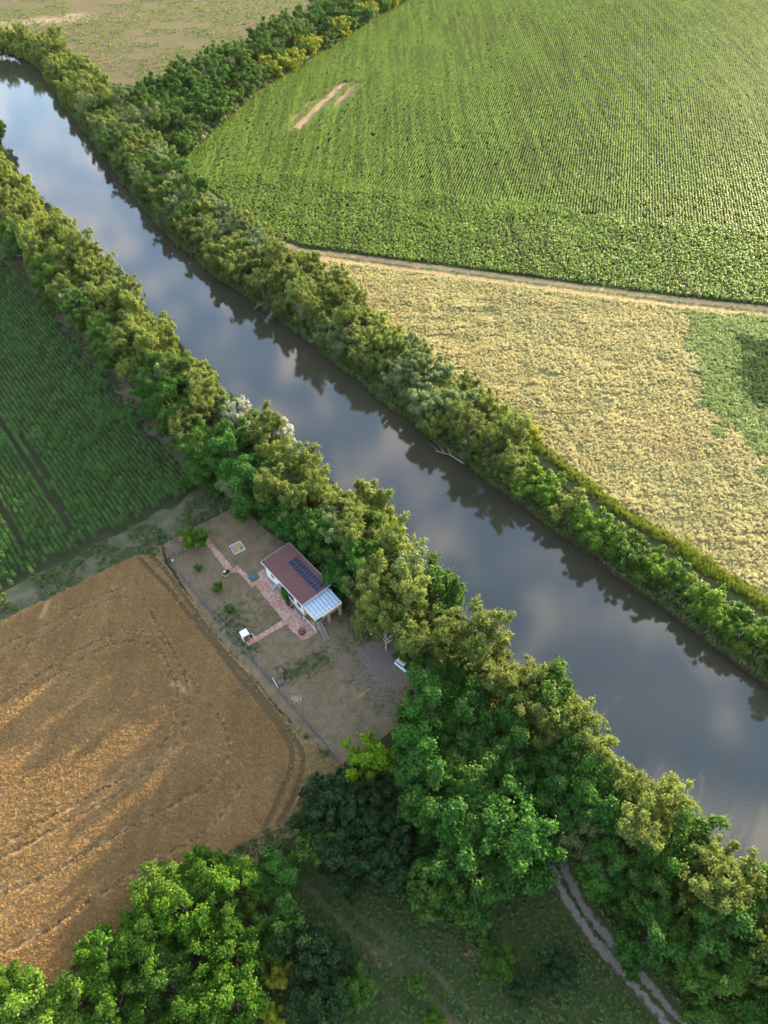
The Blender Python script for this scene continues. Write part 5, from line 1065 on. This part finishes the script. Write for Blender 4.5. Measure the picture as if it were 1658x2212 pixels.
# ------------------------------------------------------------------ fences
def fence(nm, px, h, label, plinth=.0, step=2.6, wire=None, post=M_steel, wz=(.25, .5, .75, 1.0), vstep=.35, pr=.045):
    L = PL(px); e = empty(nm, (*L[0], .05), 0, label, 'fence'); o0 = L[0]; wr = MB(); pl = MB(); posts = []
    for i in range(len(L)-1):
        a_, b_ = L[i]-o0, L[i+1]-o0; D = np.linalg.norm(b_-a_); k = max(1, round(D/step))
        for j in range(k): posts.append(a_+(b_-a_)*j/k)
        for z in wz: wr.beam((*a_, z*h), (*b_, z*h), .022)
        kk = int(D/vstep)
        for j in range(1, kk): q = a_+(b_-a_)*j/kk; wr.box((q[0], q[1], h/2), (.015, .015, h))
        if plinth: pl.beam((*a_, plinth/2-.05), (*b_, plinth/2-.05), .10, plinth)
    posts.append(L[-1]-o0)
    for q in posts: f = MB(); f.box((q[0], q[1], h/2+.05), (pr*2, pr*2, h+.15)); f.build('post', post, e)
    wr.build('wire_mesh', wire or M_wire, e)
    if plinth: pl.build('plinth', M_dconc, e)
M_wire = plain('weathered_wire', (.10, .10, .11), .7, .2)
M_dconc = plain('dark_concrete', (.11, .11, .12), .9, .1, var=.3)
fence('garden_fence', [c5(240, 1010), c5(300, 1150), c5(420, 1240), c5(560, 1400), c5(700, 1590), c6(0, 370), c6(130, 545), c6(300, 735), c6(450, 900), c6(640, 1100), c6(800, 1310), c6(960, 1500), c8(50, 740), c8(250, 960), c8(430, 1200), c8(580, 1400)], 1.15, 'long low wire fence on a grey concrete plinth beside the wheat', .28)
M_gw = plain('green_wire', (.03, .09, .05), .6)
fence('back_fence', [c5(650, 560), c5(870, 420), c5(1120, 300), c5(1290, 245)], 1.7, 'green wire fence with tall grey posts between lawn and cornfield', 0, 2.9, M_gw, M_steel)
fence('chicken_run', [c5(130, 765), c5(235, 1005), c5(390, 950), c5(530, 880)], 1.2, 'dark low wire enclosure at the corner of the garden', .2, 1.6, M_dark, M_greyw)
fence('chicken_run', [c5(130, 765), c5(280, 760), c5(440, 690)], 1.2, 'short wire fence closing the back of the chicken run', 0, 1.6, M_dark, M_greyw)
e = empty('chicken_coop', (*PX(*c5(480, 690)), .05), r_, 'small wooden coop with faded red roof beside the round garden tree', 'coop'); f = MB(); f.box((0, 0, .55), (1.3, 1.0, 1.1)); f.build('wall', M_greyw, e); f = MB(); f.box((0, 0, 1.18), (1.5, 1.2, .08), rx=.12); f.build('roof', plain('faded_red', (.32, .09, .09)), e); f = MB(); f.box((0, -.52, .45), (.4, .04, .6)); f.build('door', M_wood, e)
# brace gate at the back corner
g0 = PX(*c5(1290, 250)); g1 = PX(*c5(1410, 225)); e = empty('corner_gate', (*g0, .05), 0, 'dark wooden braced gate frame at the back corner of the garden', 'gate'); d = g1-g0; f = MB()
for q in ((0, 0), tuple(d)): f.box((q[0], q[1], .95), (.14, .14, 1.9))
f.build('gate_post', M_wood, e); f = MB(); f.beam((0, 0, .3), (d[0], d[1], 1.7), .08); f.beam((0, 0, 1.75), (d[0], d[1], 1.75), .08); f.beam((0, 0, .3), (d[0], d[1], .3), .08); f.build('brace', M_wood, e)
# board fence near the lime bush
a_, b_ = PX(*c8(715, 1385)), PX(*c8(990, 1140)); e = empty('board_fence', (*a_, .05), 0, 'low grey board fence running behind the lime green bush', 'fence'); d = b_-a_
for i in range(3): f = MB(); f.beam((0, 0, .2+i*.3), (d[0], d[1], .2+i*.3), .06, .26); f.build('board', M_greyw, e)
for i in range(4): f = MB(); q = d*i/3; f.box((q[0], q[1], .5), (.12, .12, 1.05)); f.build('post', M_greyw, e)
a_, b_ = PX(*c6(680, 1120)), PX(*c6(765, 1270)); f = MB(); d = b_-a_; f.beam((0, 0, 1.22), (d[0], d[1], 1.22), .07, .05); o = f.build('white_plank', M_white); o.location = (*a_, .05); tag(o, 'long white plank lying along the top of the wire fence', 'plank')
# ------------------------------------------------------------------ car
ra_, rb2 = PX(*c7(535, 755), .6), PX(*c7(845, 985), .6); d = rb2-ra_; CL = float(np.linalg.norm(d))*1.04; d /= np.linalg.norm(d); n_ = np.array([-d[1], d[0]]); CW = CL*.43
cc = (ra_+rb2)/2+n_*CW/2; print('car', CL); K = CL/4.0
CAR = empty('parked_car', (*cc, .1), math.atan2(d[1], d[0]), 'white hatchback parked on the gravel half under the trees', 'car')
M_paint = MT('white_car_paint'); pp = M_paint.principled((.78, .80, .82), .28, .5); pp.inputs['Coat Weight'].default_value = .6; M_paint = M_paint.m
M_cglass = MT('car_glass'); M_cglass.principled((.006, .008, .010), .05, .7); M_cglass = M_cglass.m
def loft(prof, name, mat, parent, bevel=.0, smooth=True):
    """prof: list of (x, halfwidth, zlow, zhigh, top_inset)"""
    f = MB(); vs = []
    for x, hw, zl, zh, ti in prof: 
        zm = zl+(zh-zl)*.55
        vs += [(x, -hw*.94, zl), (x, -hw, zm), (x, -hw+ti, zh), (x, hw-ti, zh), (x, hw, zm), (x, hw*.94, zl)]
    vs = [(a*K, b*K, c_*K) for a, b, c_ in vs]; fs = []
    for i in range(len(prof)-1):
        for k in range(6): fs.append((i*6+k, i*6+(k+1) % 6, (i+1)*6+(k+1) % 6, (i+1)*6+k))
    fs.append((0, 1, 2, 3, 4, 5)); q = (len(prof)-1)*6; fs.append((q+5, q+4, q+3, q+2, q+1, q)); f.add(vs, fs); return f.build(name, mat, parent, bevel, smooth)
body = loft([(-1.98, .70, .42, .82, .10), (-1.90, .80, .28, .98, .08), (-1.4, .85, .22, 1.0, .07), (-.2, .86, .20, .98, .07), (.75, .86, .20, .95, .07), (1.1, .85, .22, .92, .10), (1.7, .80, .24, .80, .14), (1.95, .68, .32, .66, .12), (2.0, .60, .38, .58, .1)], 'body', M_paint, CAR, .02, False)
loft([(-1.80, .70, .96, 1.0, .02), (-1.62, .72, .96, 1.36, .12), (-1.2, .76, .96, 1.44, .14), (-.2, .78, .95, 1.47, .14), (.25, .77, .94, 1.42, .14), (1.0, .74, .92, .97, .04)], 'window_glass', M_cglass, CAR, 0, False)
loft([(-1.64, .58, 1.365, 1.39, .02), (-1.2, .62, 1.44, 1.475, .02), (-.2, .64, 1.47, 1.505, .02), (.22, .62, 1.425, 1.455, .02)], 'roof_panel', M_paint, CAR, 0, False)
f = MB()
for sy in (-1, 1):
    for xa, za, xb, zb in ((.95, .97, .22, 1.44), (-.25, .97, -.3, 1.47), (-1.2, .97, -1.35, 1.42)): f.beam((xa*K, sy*.775*K, za*K), (xb*K, sy*.655*K, zb*K), .07*K, .05*K)
f.build('pillars', M_paint, CAR)
for sx in (-1.22, 1.25):
    for sy in (-1, 1):
        t_ = MB(); t_.tube([(sx*K, sy*.68*K, .30*K), (sx*K, sy*.87*K, .30*K)], .31*K, 20); w_ = t_.build('wheel', M_dark, CAR); t_ = MB(); t_.tube([(sx*K, sy*.86*K, .30*K), (sx*K, sy*.88*K, .30*K)], .19*K, 14); t_.build('rim', M_steel, w_)
M_red = plain('tail_light', (.5, .02, .02), .2, .5); M_lamp = plain('headlight_glass', (.55, .6, .65), .1, .7)
for sy in (-1, 1):
    f = MB(); f.box((1.86*K, sy*.60*K, .66*K), (.2*K, .26*K, .14*K)); f.build('headlight', M_lamp, CAR, .02); f = MB(); f.box((-1.9*K, sy*.70*K, .86*K), (.12*K, .18*K, .26*K)); f.build('taillight', M_red, CAR, .02)
    f = MB(); f.box((.72*K, sy*.93*K, 1.0*K), (.14*K, .16*K, .12*K)); f.build('mirror', M_paint, CAR, .02)
f = MB(); f.box((1.98*K, 0, .42*K), (.06*K, .9*K, .16*K)); f.build('grille', M_dark, CAR); f = MB(); f.box((2.01*K, 0, .42*K), (.02*K, .42*K, .1*K)); f.build('number_plate', M_white, CAR)
# thin evening haze over the whole valley
hz = MB(); hz.box((0, 600, 60), (3000, 3000, 260)); m = MT('evening_haze'); vs_ = N(m.t, 'ShaderNodeVolumeScatter'); vs_.inputs['Density'].default_value = 0.000012; vs_.inputs['Color'].default_value = (1.0, .95, .85, 1); vs_.inputs['Anisotropy'].default_value = .3
m.link(vs_.outputs[0], m.out.inputs['Volume']); o = hz.build('haze', m.m); tag(o, 'thin warm evening haze over the valley', kind='structure'); SC.cycles.volume_bounces = 0
print('trees', len(TREES))
